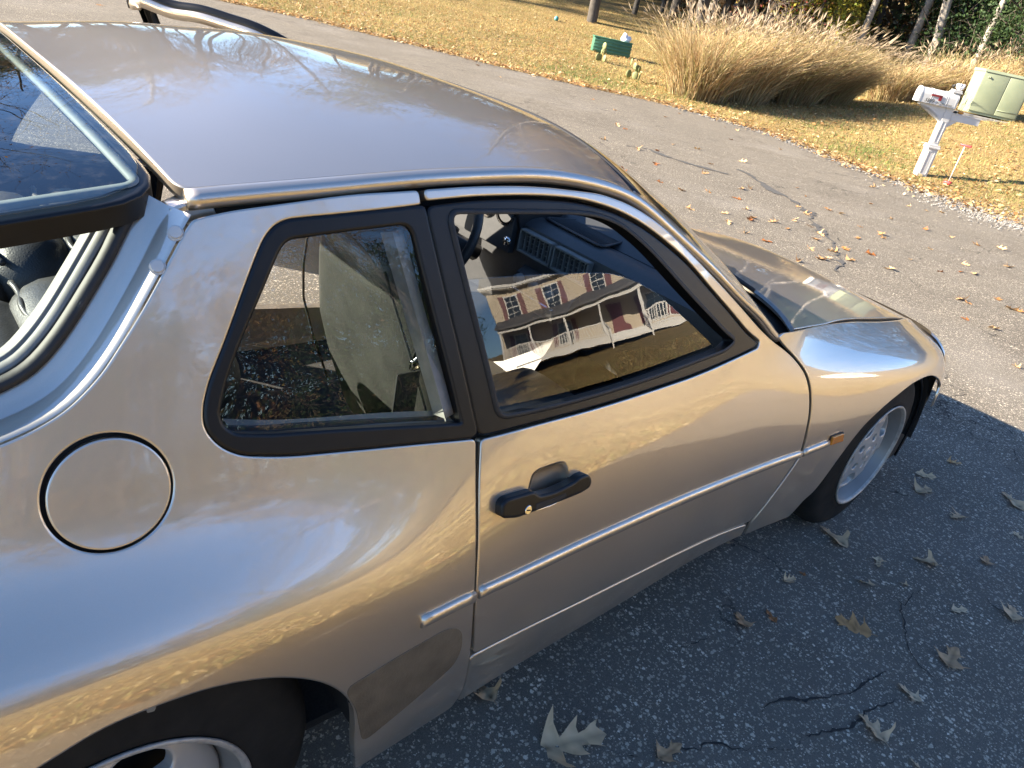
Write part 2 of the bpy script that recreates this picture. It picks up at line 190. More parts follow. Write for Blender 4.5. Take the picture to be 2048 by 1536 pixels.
class MB:
    """collects boxes, tubes and lathes into one mesh"""
    def __init__(s): s.V = []; s.F3 = []; s.F4 = []; s.n = 0
    def add(s, V, F4=(), F3=()):
        V = np.asarray(V, float)
        if len(F4): s.F4.append(np.asarray(F4, int)+s.n)
        if len(F3): s.F3.append(np.asarray(F3, int)+s.n)
        s.V.append(V); s.n += len(V); return s
    def box(s, c, d, ax=None, b=0):
        """box centred at c, size d, optional 3x3 axes (rows), chamfer b"""
        d = np.array(d, float)/2; A = np.eye(3) if ax is None else np.asarray(ax, float)
        if b <= 0:
            q = np.array([[i, j, k] for i in (-1, 1) for j in (-1, 1) for k in (-1, 1)])*d
            F = [[0, 1, 3, 2], [4, 6, 7, 5], [0, 4, 5, 1], [2, 3, 7, 6], [0, 2, 6, 4], [1, 5, 7, 3]]
            return s.add(q@A+c, F)
        bm = bmesh.new(); bmesh.ops.create_cube(bm, size=1)
        for v in bm.verts: v.co = Vector(np.array(v.co)*2*d)
        bmesh.ops.bevel(bm, geom=bm.edges[:], offset=b, segments=2, affect='EDGES', profile=.6)
        bm.verts.ensure_lookup_table(); q = np.array([v.co for v in bm.verts])
        f4 = [[v.index for v in f.verts] for f in bm.faces if len(f.verts) == 4]; f3 = [[v.index for v in f.verts] for f in bm.faces if len(f.verts) == 3]
        bm.free(); return s.add(q@A+c, f4, f3)
    def tube(s, P, R, n=8, cap=True, closed=False):
        P = np.asarray(P, float); R = np.broadcast_to(np.asarray(R, float), (len(P),)) if np.ndim(R) < 2 else np.asarray(R)
        T = np.gradient(P, axis=0) if not closed else np.roll(P, -1, 0)-np.roll(P, 1, 0)
        T /= np.linalg.norm(T, axis=1, keepdims=True)+1e-9
        up = np.array([0, 0, 1.]) if abs(T[0, 2]) < .9 else np.array([1., 0, 0])
        A = np.cross(T, up); A /= np.linalg.norm(A, axis=1, keepdims=True)+1e-9; B = np.cross(T, A)
        th = np.arange(n)*2*np.pi/n
        V = (P[:, None]+(A[:, None]*np.cos(th)[None, :, None]+B[:, None]*np.sin(th)[None, :, None])*R[:, None, None]).reshape(-1, 3)
        m = len(P); i = np.arange(m if closed else m-1)[:, None]; j = np.arange(n)[None]; i2 = (i+1) % m; j2 = (j+1) % n
        F = np.stack([i*n+j, i2*n+j, i2*n+j2, i*n+j2], -1).reshape(-1, 4)
        if cap and not closed:
            V = np.concatenate([V, P[:1], P[-1:]]); c0, c1 = m*n, m*n+1; jj = np.arange(n); k = (jj+1) % n
            s.add(V, F, np.concatenate([np.stack([np.full(n, c0), jj, k], 1), np.stack([np.full(n, c1), (m-1)*n+k, (m-1)*n+jj], 1)]))
            return s
        return s.add(V, F)
    def lathe(s, prof, c, n=48, axis='y'):
        """profile [(r, h)] turned about an axis through c"""
        pr = np.asarray(prof, float); th = np.arange(n)*2*np.pi/n
        r, h = pr[:, 0][:, None], pr[:, 1][:, None]; a = r*np.cos(th); b = r*np.sin(th); hh = h+0*th
        V = {'y': np.stack([a, hh, b], -1), 'z': np.stack([a, b, hh], -1), 'x': np.stack([hh, a, b], -1)}[axis].reshape(-1, 3)+c
        m = len(pr); i = np.arange(m-1)[:, None]; j = np.arange(n)[None]; j2 = (j+1) % n
        return s.add(V, np.stack([i*n+j, i*n+j2, (i+1)*n+j2, (i+1)*n+j], -1).reshape(-1, 4))
    def mesh(s, smooth=True):
        F = [np.concatenate(x) for x in (s.F4, s.F3) if x]
        return mesh(np.concatenate(s.V), F, smooth=smooth)
    def build(s, name, m, parent=None, smooth=True, auto=None, **k):
        me = s.mesh(smooth)
        if auto:
            bm = bmesh.new(); bm.from_mesh(me)
            for e in bm.edges:
                e.smooth = not (len(e.link_faces) == 2 and e.calc_face_angle(0) > auto)
            bm.to_mesh(me); bm.free()
        return link(name, me, m, parent, **k)

def inside(P, loops):
    """even-odd test of points P (n,2) against loops"""
    r = np.zeros(len(P), bool)
    for L in loops:
        a = L; b = np.roll(L, -1, 0)
        for (x0, y0), (x1, y1) in zip(a, b):
            if y0 == y1: continue
            c = ((P[:, 1] < y0) != (P[:, 1] < y1)) & (P[:, 0] < (x1-x0)*(P[:, 1]-y0)/(y1-y0)+x0)
            r ^= c
    return r
def area(L): return .5*np.sum(L[:, 0]*np.roll(L[:, 1], -1)-np.roll(L[:, 0], -1)*L[:, 1])
def dense(L, r=.012, step=.018):
    """round the corners of a closed polygon and resample it"""
    L = np.asarray(L, float); out = []; n = len(L)
    for i in range(n):
        p, a, b = L[i], L[i-1], L[(i+1) % n]; da, db = np.linalg.norm(a-p), np.linalg.norm(b-p)
        if da < 1e-6 or db < 1e-6: out.append(p); continue
        ang = np.degrees(np.arccos(np.clip(np.dot(p-a, b-p)/da/db, -1, 1)))
        c = .48*min(da, db) if ang < 38 else min(r, .48*da, .48*db)
        q0, q1 = p+(a-p)/da*c, p+(b-p)/db*c
        for t in np.linspace(0, 1, 6): out.append((1-t)**2*q0+2*t*(1-t)*p+t*t*q1)
    L = np.array(out); d = np.linalg.norm(np.roll(L, -1, 0)-L, axis=1); L = L[d > 5e-4]
    res = []
    for i in range(len(L)):
        a, b = L[i], L[(i+1) % len(L)]; k = max(1, int(np.ceil(np.linalg.norm(b-a)/step)))
        for j in range(k): res.append(a+(b-a)*j/k)
    return np.array(res)
def offset(L, d):
    """move a closed loop to its left-hand side (inwards if counter-clockwise) by d"""
    a = L-np.roll(L, 1, 0); b = np.roll(L, -1, 0)-L
    na = np.stack([-a[:, 1], a[:, 0]], 1); nb = np.stack([-b[:, 1], b[:, 0]], 1)
    na /= np.linalg.norm(na, axis=1, keepdims=True)+1e-12; nb /= np.linalg.norm(nb, axis=1, keepdims=True)+1e-12
    n = na+nb; l = np.linalg.norm(n, axis=1, keepdims=True); n = n/np.maximum(l, .7)
    n = n/np.maximum(np.linalg.norm(n, axis=1, keepdims=True), 1e-9); k = 1/np.clip((n*nb).sum(1, keepdims=True), .55, 1)
    return L+n*d*k
SIDE = (side_pt, side_nrm, .088); ROOF = (roof_pt, lambda x, v: grid_nrm(roof_pt, x, v), .62); HOOD = (hood_pt, lambda x, v: grid_nrm(hood_pt, x, v), .6)
def panel(surf, outer, holes=(), off=0., gap=.0022, lip=.018, r=.003, step=.03, corner=.012, xf=None, warp=None, hgap=None):
    """a sheet-metal panel: outline and holes in surface parameters, edges rolled inwards, exact surface normals"""
    f, fn, ks = surf; S = np.array([1, ks])
    loops = []
    for k, L in enumerate([outer]+list(holes)):
        L = dense(np.asarray(L, float)*S, corner)
        if (area(L) < 0) == (k == 0): L = L[::-1]
        loops.append(L)
    g = [gap]+[gap if hgap is None else hgap]*len(holes)
    l1 = [offset(L, q) for L, q in zip(loops, g)]; l2 = [offset(L, q+r) for L, q in zip(loops, g)]
    B = np.concatenate(l2); lo, hi = B.min(0), B.max(0)
    X, Y = np.meshgrid(np.arange(lo[0]+step*.3, hi[0], step), np.arange(lo[1]+step*.3, hi[1], step), indexing='ij')
    G = np.stack([X.ravel(), Y.ravel()], 1); G = G[inside(G, l2)]
    if len(G):
        dmin = np.array([((B-q)**2).sum(1).min() for q in G]); G = G[dmin > (.55*min(step, .02))**2]
    V2 = np.concatenate([B, G]); E = []; n0 = 0
    for L in l2:
        E += [(n0+i, n0+(i+1) % len(L)) for i in range(len(L))]; n0 += len(L)
    res = delaunay_2d_cdt([Vector(v) for v in V2], E, [], 0, 1e-7)
    vv = np.array([tuple(v) for v in res[0]]); ff = np.array([t for t in res[2] if len(t) == 3])
    cen = vv[ff].mean(1); ff = ff[inside(cen, l2)]
    def ev(q, d):
        u = q/S; P = f(u[:, 0], u[:, 1]); N = fn(u[:, 0], u[:, 1])
        if warp is not None:
            g = lambda a, b: f(a, b)+fn(a, b)*(d+warp(a, b))[:, None]
            return g(u[:, 0], u[:, 1]), grid_nrm(g, u[:, 0], u[:, 1])
        return P+N*np.reshape(d, (-1, 1)), N
    P, N = ev(vv, off); F3 = [ff]; F4 = []; Vs = [P]; Ns = [N]; n = len(P)
    for La, Lb in zip(l1, l2):
        m = len(La); T = np.roll(La, -1, 0)-np.roll(La, 1, 0)
        P0, N0 = ev(Lb, off); P1, N1 = ev(La, off-r*.35); P2, _ = ev(La, off-r); P3, _ = ev(La, off-lip)
        t = P1-P0; t -= (t*N0).sum(1, keepdims=True)*N0; t /= np.linalg.norm(t, axis=1, keepdims=True)+1e-9
        Vs += [P0, P1, P2, P3]; Ns += [N0, (N1+t)/1.414, t, t]; i = np.arange(m); j = (i+1) % m
        for q in range(3): F4.append(np.stack([n+q*m+i, n+q*m+m+i, n+q*m+m+j, n+q*m+j], 1))
        n += 4*m
    V = np.concatenate(Vs); Nn = np.concatenate(Ns); F4 = np.concatenate(F4)
    a, b, c = V[F3[0][:, 0]], V[F3[0][:, 1]], V[F3[0][:, 2]]
    fl = (np.cross(b-a, c-a)*Nn[F3[0][:, 0]]).sum(1) < 0; F3[0][fl] = F3[0][fl][:, ::-1]
    a, b, c = V[F4[:, 0]], V[F4[:, 1]], V[F4[:, 2]]
    fl = (np.cross(b-a, c-a)*Nn[F4].mean(1)).sum(1) < 0; F4[fl] = F4[fl][:, ::-1]
    return finish(V, [F4, F3[0]], Nn, xf)
def finish(V, Fs, N, xf):
    if xf is not None:
        V, N, flip = xf(V, N)
        if flip: Fs = [f[:, ::-1] for f in Fs]
    return mesh(V, Fs, N)
def mirror(V, N): s = np.array([1, -1, 1]); return V*s, N*s, True
def resample(P, step):
    P = np.asarray(P, float); d = np.concatenate([[0], np.cumsum(np.linalg.norm(np.diff(P, axis=0), axis=1))])
    n = max(4, int(d[-1]/step)); t = np.linspace(0, d[-1], n)
    f = nat_spline(d, P) if len(P) > 2 else None
    return f(t) if f else np.stack([np.interp(t, d, P[:, k]) for k in range(P.shape[1])], 1)
def sweep(surf, path, prof, closed=False, step=.015, xf=None, taper=0., cap=True):
    """sweep profile [(sideways, outwards)] along a path given in surface parameters (sideways = left of the path seen from outside)"""
    f, fn, ks = surf; S = np.array([1, ks])
    q = dense(np.asarray(path)*S, .02, step)/S if closed else resample(np.asarray(path)*S, step)/S
    P = f(q[:, 0], q[:, 1]); N = fn(q[:, 0], q[:, 1])
    T = (np.roll(P, -1, 0)-np.roll(P, 1, 0)) if closed else np.gradient(P, axis=0)
    T /= np.linalg.norm(T, axis=1, keepdims=True); A = np.cross(N, T)
    pr = np.asarray(prof, float); m, k = len(q), len(pr)
    sc = np.ones(m)
    V = P[:, None]+A[:, None]*pr[None, :, :1]*sc[:, None, None]+N[:, None]*pr[None, :, 1:]
    V = V.reshape(-1, 3); i = np.arange(m if closed else m-1)[:, None]; j = np.arange(k-1)[None]; i2 = (i+1) % m
    F = np.stack([i*k+j, i2*k+j, i2*k+j+1, i*k+j+1], -1).reshape(-1, 4)[:, ::-1]
    Fs = [F]
    if cap and not closed:
        c = []
        for j in range(1, k-1): c += [[0, j, j+1], [(m-1)*k, (m-1)*k+j+1, (m-1)*k+j]]
        Fs.append(np.array(c)[:, ::-1])
    if xf is not None:
        V, _, fl = xf(V, V)
        if fl: Fs = [x[:, ::-1] for x in Fs]
    return mesh(V, Fs)

# ---------------------------------------------------------------- materials
def mat(name, color=(.5, .5, .5), rough=.5, metal=0., coat=0., spec=.5, **k):
    m = bpy.data.materials.new(name); m.use_nodes = True; b = m.node_tree.nodes['Principled BSDF']
    b.inputs['Base Color'].default_value = (*color, 1); b.inputs['Roughness'].default_value = rough; b.inputs['Metallic'].default_value = metal
    b.inputs['Coat Weight'].default_value = coat; b.inputs['Coat Roughness'].default_value = k.get('coat_rough', .015); b.inputs['Specular IOR Level'].default_value = spec
    m['b'] = 1; return m
class NB:
    """small node-building helper"""
    def __init__(s, m): s.m = m; s.t = m.node_tree; s.b = s.t.nodes['Principled BSDF']; s.tc = None
    def n(s, typ, **k):
        x = s.t.nodes.new('ShaderNode'+typ)
        for a, v in k.items(): setattr(x, a, v)
        return x
    def l(s, a, b): s.t.links.new(a, b)
    def co(s, kind='Object', scale=None):
        s.tc = s.tc or s.n('TexCoord'); o = s.tc.outputs[kind]
        if scale is not None:
            mp = s.n('Mapping'); mp.inputs['Scale'].default_value = scale; s.l(o, mp.inputs[0]); o = mp.outputs[0]
        return o
    def noise(s, scale, detail=3, rough=.55, co=None, dist=0):
        x = s.n('TexNoise'); x.inputs['Scale'].default_value = scale; x.inputs['Detail'].default_value = detail; x.inputs['Roughness'].default_value = rough; x.inputs['Distortion'].default_value = dist
        s.l(co or s.co(), x.inputs['Vector']); return x.outputs['Fac']
    def vor(s, scale, feature='F1', co=None, out='Distance', rnd=1):
        x = s.n('TexVoronoi', feature=feature); x.inputs['Scale'].default_value = scale; x.inputs['Randomness'].default_value = rnd; s.l(co or s.co(), x.inputs['Vector']); return x.outputs[out]
    def ramp(s, fac, stops, mode='LINEAR'):
        x = s.n('ValToRGB'); cr = x.color_ramp; cr.interpolation = mode
        while len(cr.elements) < len(stops): cr.elements.new(.5)
        for e, (p, c) in zip(cr.elements, stops): e.position = p; e.color = (*c, 1) if np.ndim(c) else (c, c, c, 1)
        s.l(fac, x.inputs[0]); return x.outputs[0]
    def mix(s, fac, a, b, mode='MIX'):
        x = s.n('Mix', data_type='RGBA', blend_type=mode)
        for v, i in ((fac, 0), (a, 6), (b, 7)):
            if hasattr(v, 'is_output'): s.l(v, x.inputs[i])
            else: x.inputs[i].default_value = v if i == 0 else (*v, 1) if np.ndim(v) else (v, v, v, 1)
        return x.outputs[2]
    def math(s, op, a, b=0.):
        x = s.n('Math', operation=op)
        for v, i in ((a, 0), (b, 1)):
            if hasattr(v, 'is_output'): s.l(v, x.inputs[i])
            else: x.inputs[i].default_value = v
        return x.outputs[0]
    def color(s, o): s.l(o, s.b.inputs['Base Color'])
    def rough(s, o): s.l(o, s.b.inputs['Roughness'])
    def bump(s, h, strength=.3, dist=.002):
        x = s.n('Bump'); x.inputs['Strength'].default_value = strength; x.inputs['Distance'].default_value = dist; s.l(h, x.inputs['Height']); s.l(x.outputs[0], s.b.inputs['Normal'])

def paint_material():
    m = mat('champagne_paint', (.6, .5, .38), .44, .93, 1.0); q = NB(m); q.b.inputs['Coat IOR'].default_value = 2.3
    fl = q.vor(2600, out='Color'); n = q.noise(2.2, 3)
    col = q.ramp(n, [(.3, (.55, .47, .375)), (.7, (.595, .51, .41))])
    spk = q.n('SeparateColor'); q.l(fl, spk.inputs[0])
    col = q.mix(q.math('MULTIPLY', spk.outputs[0], .16), col, (.78, .66, .50))
    # road film and dried specks on the lower body
    z = q.n('SeparateXYZ'); q.l(q.co(), z.inputs[0])
    low = q.ramp(z.outputs[2], [(.24, 1.), (.60, 0.)])
    sp = q.ramp(q.math('ADD', q.vor(70, co=q.co('Object', (.6, 1, 1))), q.math('MULTIPLY', q.noise(24, 4), .55)), [(.42, 1.), (.47, 0.)])
    film = q.ramp(q.noise(9, 5, .65), [(.42, 0.), (.75, .55)])
    dirt = q.math('MULTIPLY', low, q.math('MAXIMUM', q.math('MULTIPLY', sp, .8), film))
    q.color(q.mix(dirt, col, (.50, .45, .38)))
    q.rough(q.math('ADD', q.math('MULTIPLY', dirt, .3), .44))
    q.l(q.math('SUBTRACT', 1., q.math('MULTIPLY', dirt, .85)), q.b.inputs['Coat Weight'])
    # faint orange peel in the clear coat and dust
    x = q.n('Bump'); x.inputs['Strength'].default_value = .012; x.inputs['Distance'].default_value = .004; q.l(q.noise(55, 2), x.inputs['Height']); q.l(x.outputs[0], q.b.inputs['Coat Normal'])
    dust = q.ramp(q.noise(7, 6, .7), [(.3, .02), (.85, .06)]); q.l(dust, q.b.inputs['Coat Roughness'])
    return m
def glass_material(name, tint, ior=1.52, boost=1.0, dust=.02):
    m = bpy.data.materials.new(name); m.use_nodes = True; t = m.node_tree; t.nodes.clear(); q = NB.__new__(NB); q.m = m; q.t = t; q.tc = None
    out = q.n('OutputMaterial'); tr = q.n('BsdfTransparent'); tr.inputs[0].default_value = (*tint, 1); gl = q.n('BsdfGlossy'); gl.inputs['Roughness'].default_value = .004; bp = q.n('Bump'); bp.inputs['Strength'].default_value = .05; bp.inputs['Distance'].default_value = .02; q.l(q.noise(5, 2), bp.inputs['Height']); q.l(bp.outputs[0], gl.inputs['Normal'])
    fr = q.n('Fresnel'); ge = q.n('NewGeometry'); q.l(q.math('ADD', ior, q.math('MULTIPLY', ge.outputs['Backfacing'], 1/ior-ior)), fr.inputs[0]); mx = q.n('MixShader'); fac = q.math('MULTIPLY', fr.outputs[0], boost); fac = q.math('MINIMUM', fac, 1.)
    q.l(fac, mx.inputs[0]); q.l(tr.outputs[0], mx.inputs[1]); q.l(gl.outputs[0], mx.inputs[2])
    df = q.n('BsdfDiffuse'); df.inputs[0].default_value = (.6, .58, .52, 1); m2 = q.n('MixShader')
    d = q.ramp(q.noise(38, 6, .75), [(.5, 0.), (.85, dust)]); q.l(d, m2.inputs[0]); q.l(mx.outputs[0], m2.inputs[1]); q.l(df.outputs[0], m2.inputs[2]); q.l(m2.outputs[0], out.inputs[0])
    return m
def textured(name, c0, c1, scale, rough=.6, bump=0., bdist=.002, detail=4, metal=0., spec=.5, coat=0., co=None):
    m = mat(name, c0, rough, metal, coat, spec); q = NB(m); f = q.noise(scale, detail, .6, co=q.co('Object', co) if co else None)
    q.color(q.ramp(f, [(.3, c0), (.7, c1)]))
    if bump: q.bump(q.noise(scale*3, 3), bump, bdist)
    return m
M = {}
M['paint'] = paint_material()
M['black'] = textured('satin_black_trim', (.0045, .005, .0065), (.007, .0075, .009), 30, .38, .04, spec=.35)
M['rubber'] = textured('black_rubber', (.010, .010, .011), (.02, .02, .021), 40, .6, .1)
M['tyre'] = textured('tyre_rubber', (.006, .006, .006), (.016, .015, .0135), 16, .8, .35, .003, 6, spec=.25)
M['dark'] = textured('dark_underbody', (.008, .008, .008), (.014, .013, .012), 12, .8)
M['plastic'] = textured('black_vinyl', (.020, .021, .024), (.026, .027, .030), 60, .45, .25, .0008)
M['dash'] = textured('dash_vinyl', (.045, .048, .052), (.056, .058, .062), 60, .5, .35, .0008)
M['leather'] = textured('grey_leather', (.030, .030, .029), (.050, .049, .046), 14, .40, .5, .0016, 6)
M['barrel'] = textured('grey_alloy', (.20, .197, .19), (.26, .255, .245), 8, .45, 0, .001, metal=.3)
_q = NB(M['leather']); _q.bump(_q.math('ADD', _q.math('MULTIPLY', _q.vor(190, 'DISTANCE_TO_EDGE'), .5), _q.noise(13, 6, .65, dist=1.2)), .30, .004)
M['alloy'] = textured('silver_alloy', (.40, .39, .375), (.47, .46, .44), 8, .38, 0, .001, metal=.35)
M['lip'] = textured('worn_alloy_lip', (.27, .26, .245), (.46, .45, .42), 55, .48, .2, .001, 5, metal=.4)
M['chrome'] = mat('chrome', (.7, .7, .7), .12, 1.)
M['amber'] = mat('amber_lens', (.75, .25, .02), .12, 0, .8)
M['white'] = textured('white_plastic', (.50, .495, .475), (.56, .55, .53), 6, .5)
M['glass'] = glass_material('side_glass', (.88, .89, .88), 1.52, 1.5)
M['hatchglass'] = glass_material('hatch_glass', (.70, .80, .80), 1.52, 1.5, .05)
M['carpet'] = textured('black_carpet', (.012, .012, .013), (.03, .03, .03), 200, .95, .5)
M['guard'] = textured('stone_guard_film', (.088, .068, .044), (.155, .122, .082), 22, .5, .6, .0012, 6)
_q = NB(M['guard']); _q.bump(_q.vor(150, 'DISTANCE_TO_EDGE', co=_q.co('Object', (1, 1, 1.8))), .7, .001)
M['inner'] = textured('grey_weatherstrip', (.16, .16, .15), (.24, .235, .22), 30, .6)
M['red'] = mat('red_plastic', (.55, .03, .035), .4)

# ---------------------------------------------------------------- the car
car = empty('parked_car', (-1.2, 0, 0), label='champagne metallic two door hatchback with open rear hatch parked on the asphalt', cat='car')
def part(name, me, m, parent=None, **k):
    o = link(name, me, m, None, **k); o.parent = parent or car
    o.matrix_parent_inverse = Matrix.Translation((1.2, 0, 0)) if o.parent is car else Matrix.Identity(4)
    return o
P = lambda *a: np.array(a, float)
def lidoff(d): return [(-d, 0), (-d*.92, .0045), (-d*.6, .008), (0, .0098), (d*.6, .008), (d*.92, .0045), (d, 0)]
MOLD = [(-.0115, -.001), (-.0115, .003), (-.0085, .0068), (0, .0085), (.0085, .0068), (.0115, .003), (.0115, -.001)]
# pressed cup behind the door handle
def cup_mesh(xf=None):
    f, fn, ks = SIDE; L = dense(np.array(OUT['cup'])*[1, ks], .02, .006)
    if area(L) < 0: L = L[::-1]
    c = L.mean(0); Vs = []; R = [(1, 0), (.985, -.002), (.94, -.007), (.84, -.0125), (.7, -.016), (.45, -.018), (.2, -.0185), (.0, -.0185)]
    for k, d in R:
        q = (c+(L-c)*k)/[1, ks]; Vs.append(f(q[:, 0], q[:, 1])+fn(q[:, 0], q[:, 1])*d)
    m = len(L); i = np.arange(len(R)-1)[:, None]; j = np.arange(m)[None]; j2 = (j+1) % m
    F = np.stack([i*m+j, i*m+j2, (i+1)*m+j2, (i+1)*m+j], -1).reshape(-1, 4); V = np.concatenate(Vs)
    if xf: V, _, _ = xf(V, V); F = F[:, ::-1]
    return mesh(V, F)
def build_door(xf, right):
    d = part('door', panel(SIDE, OUT['door'], [OUT['cup']], xf=xf, hgap=0), M['paint'])
    sub = lambda n, me, m: part(n, me, m, d)
    sub('handle_cup', cup_mesh(xf), M['paint'])
    sub('window_trim', panel(SIDE, OUT['door_trim'], [OUT['door_open']], off=-.0035, gap=.0006, lip=.03, r=.004, corner=.016, xf=xf), M['black'])
    if right: sub('window_glass', panel(SIDE, OUT['door_glass'], warp=lambda a, b: -.026+.0034*np.clip(b-6.5, 0, 4)-.0004*np.clip(b-6.5, 0, 4)**2, off=0., gap=0, lip=.004, r=.0012, corner=.03, xf=xf), M['glass'])
    sub('side_moulding', sweep(SIDE, OUT['mold_d'], MOLD, xf=xf), M['paint'])
    # rubber strips: inner channel round the window, belt strip
    sub('window_channel', sweep(SIDE, OUT['door_open'], [(-.004, -.001), (0, .001), (.005, -.002), (.006, -.012)], closed=True, xf=xf), M['rubber'])
    h = panel(SIDE, OUT['handle'], off=.019, gap=.0, lip=.022, r=.006, step=.012, corner=.008, xf=xf); sub('handle', h, M['black'])
    sub('handle_insert', panel(SIDE, OUT['handle_panel'], off=.0196, gap=0, lip=.002, r=.0006, step=.01, corner=.002, xf=xf), M['rubber'])
    lk = sub('lock', panel(SIDE, OUT['lock'], off=.0205, gap=0, lip=.004, r=.0012, step=.004, xf=xf), M['chrome'])
    c = np.array(OUT['lock']).mean(0)
    ca = np.array([c]); p0 = side_pt(ca[:, 0], ca[:, 1]); n0 = side_nrm(ca[:, 0], ca[:, 1])
    if xf is not None: p0, n0, _ = xf(p0, n0)
    kh = MB(); t0 = np.cross(n0[0], [0, 0, 1]); t0 /= np.linalg.norm(t0); kh.box(p0[0]+n0[0]*.0205, (.0085, .0022, .0016), [t0*.96+np.array([0, 0, .26]), np.cross(n0[0], t0), n0[0]]); sub('keyhole', kh.mesh(False), M['dark'])
    # inner door card and window frame lining
    card = [(-1.80, .9), (-1.80, 6.3), (-1.2, 6.3), (-.85, 6.3), (-.66, 5.2), (-.62, 2.2), (-.72, .9)]
    sub('door_card', panel(SIDE, card, off=-.055, gap=0, lip=.012, xf=xf), M['plastic'])
    return d
door_r = build_door(None, True)
_hinge = np.array([-.70, .765]); _phi = math.radians(42)
def open_left(V, N):
    V, N, _ = mirror(V, N); c, s = math.cos(-_phi), math.sin(-_phi); R = np.array([[c, -s, 0], [s, c, 0], [0, 0, 1]])
    h = np.array([*_hinge, 0]); return (V-h)@R.T+h+[0, 0, .035], N@R.T, True
door_l = build_door(open_left, False); door_l['label'] = 'far side door standing open with empty window frame'
_fr = [q for q in OUT['door'][:10]]
part('frame_lining', sweep(SIDE, [(a, b-.12) for a, b in [OUT['door'][-1]]+_fr], [(-.022, -.030), (-.022, -.05), (.012, -.05), (.012, -.022)], xf=open_left), M['paint'], door_l)
part('weatherstrip', sweep(SIDE, [(a, b-.12) for a, b in [OUT['door'][-1]]+_fr], [(.006, -.010), (.024, -.012), (.030, -.024), (.024, -.040), (.006, -.042)], xf=open_left), M['black'], door_l)
def circle_uv(c, r, n=40):
    t = np.linspace(0, 2*np.pi, n, endpoint=False); return [(c[0]+r*np.cos(k), c[1]+r*np.sin(k)/.1) for k in t]
CHN = OUT['channel']
def build_quarter(xf):
    qp = part('quarter_panel', panel(SIDE, OUT['quarter'], [OUT['cap_hole']], xf=xf, hgap=0), M['paint'])
    sub = lambda n, me, m: part(n, me, m, qp)
    sub('fuel_flap', panel(SIDE, OUT['cap'], off=.0005, gap=0, lip=.012, r=.0025, step=.02, xf=xf), M['paint'])
    sub('flap_recess', panel(SIDE, circle_uv(np.array(OUT['cap']).mean(0), .085), off=-.014, gap=0, lip=.02, step=.03, xf=xf), M['dark'])
    sub('window_trim', panel(SIDE, OUT['quarter_trim'], [OUT['quarter_open']], off=.0012, gap=-.001, lip=.02, r=.005, corner=.02, hgap=-.001, xf=xf), M['black'])
    sub('window_glass', panel(SIDE, OUT['quarter_open'], warp=lambda a, b: -.016+.003*np.clip(b-6.5, 0, 4), off=0., gap=-.008, lip=.005, r=.001, corner=.03, xf=xf), M['glass'])
    sub('side_moulding', sweep(SIDE, OUT['mold_q'], MOLD, xf=xf), M['paint'])
    sub('stone_guard', panel(SIDE, OUT['guard'], off=.0012, gap=0, lip=.0015, r=.0008, corner=.02, step=.02, xf=xf), M['guard'])
    # inner trim with window hole
    o = np.array(OUT['quarter_open'])
    sub('inner_trim', panel(SIDE, [(-1.86, 1.2), (-1.87, 10.6), (-2.17, 10.3), (-2.28, 8.6), (-2.42, 7.1), (-2.8, 6.9), (-3.15, 6.6), (-3.15, 5.0), (-1.86, 4.2)], [OUT['quarter_open']], off=-.05, gap=.0, lip=.008, hgap=-.004, xf=xf), M['plastic'])
    sub('window_ledge', sweep(SIDE, [OUT['quarter_open'][i] for i in (10, 11, 12, 13)], [(.0, -.008), (-.004, -.012), (-.004, -.05), (.012, -.052)], xf=xf), M['inner'])
    sub('pillar_strip', sweep(SIDE, [(OUT['quarter_open'][13][0]-.012, OUT['quarter_open'][13][1]+.12), (OUT['quarter_open'][0][0]-.02, OUT['quarter_open'][0][1]-.1)], [(.006, -.010), (-.012, -.012), (-.02, -.04), (.006, -.045)], xf=xf), M['inner'])
    # channel round the hatch opening: painted flange, step, rubber seal, inner lip
    s = 1
    ch = sub('hatch_channel', sweep(SIDE, CHN, [(.0006, -.0020), (.003, -.0030), (.0055, -.0055), (.019, -.0225), (.022, -.0255), (.034, -.0315), (.044, -.0335), (.058, -.044), (.060, -.06)], xf=xf, cap=False), M['paint'])
    sub('hatch_seal', sweep(SIDE, OUT['seal_path'], [(.043, -.036), (.045, -.029), (.051, -.0265), (.058, -.031), (.061, -.042)], xf=xf, cap=False), M['rubber'])
    sub('inner_lip', sweep(SIDE, OUT['lip_path'], [(.060, -.050), (.061, -.041), (.064, -.0405), (.071, -.047), (.0725, -.052), (.0745, -.050), (.077, -.054), (.077, -.11)], xf=xf, cap=False), M['inner'])
    return qp
quarter_r = build_quarter(None); build_quarter(mirror)
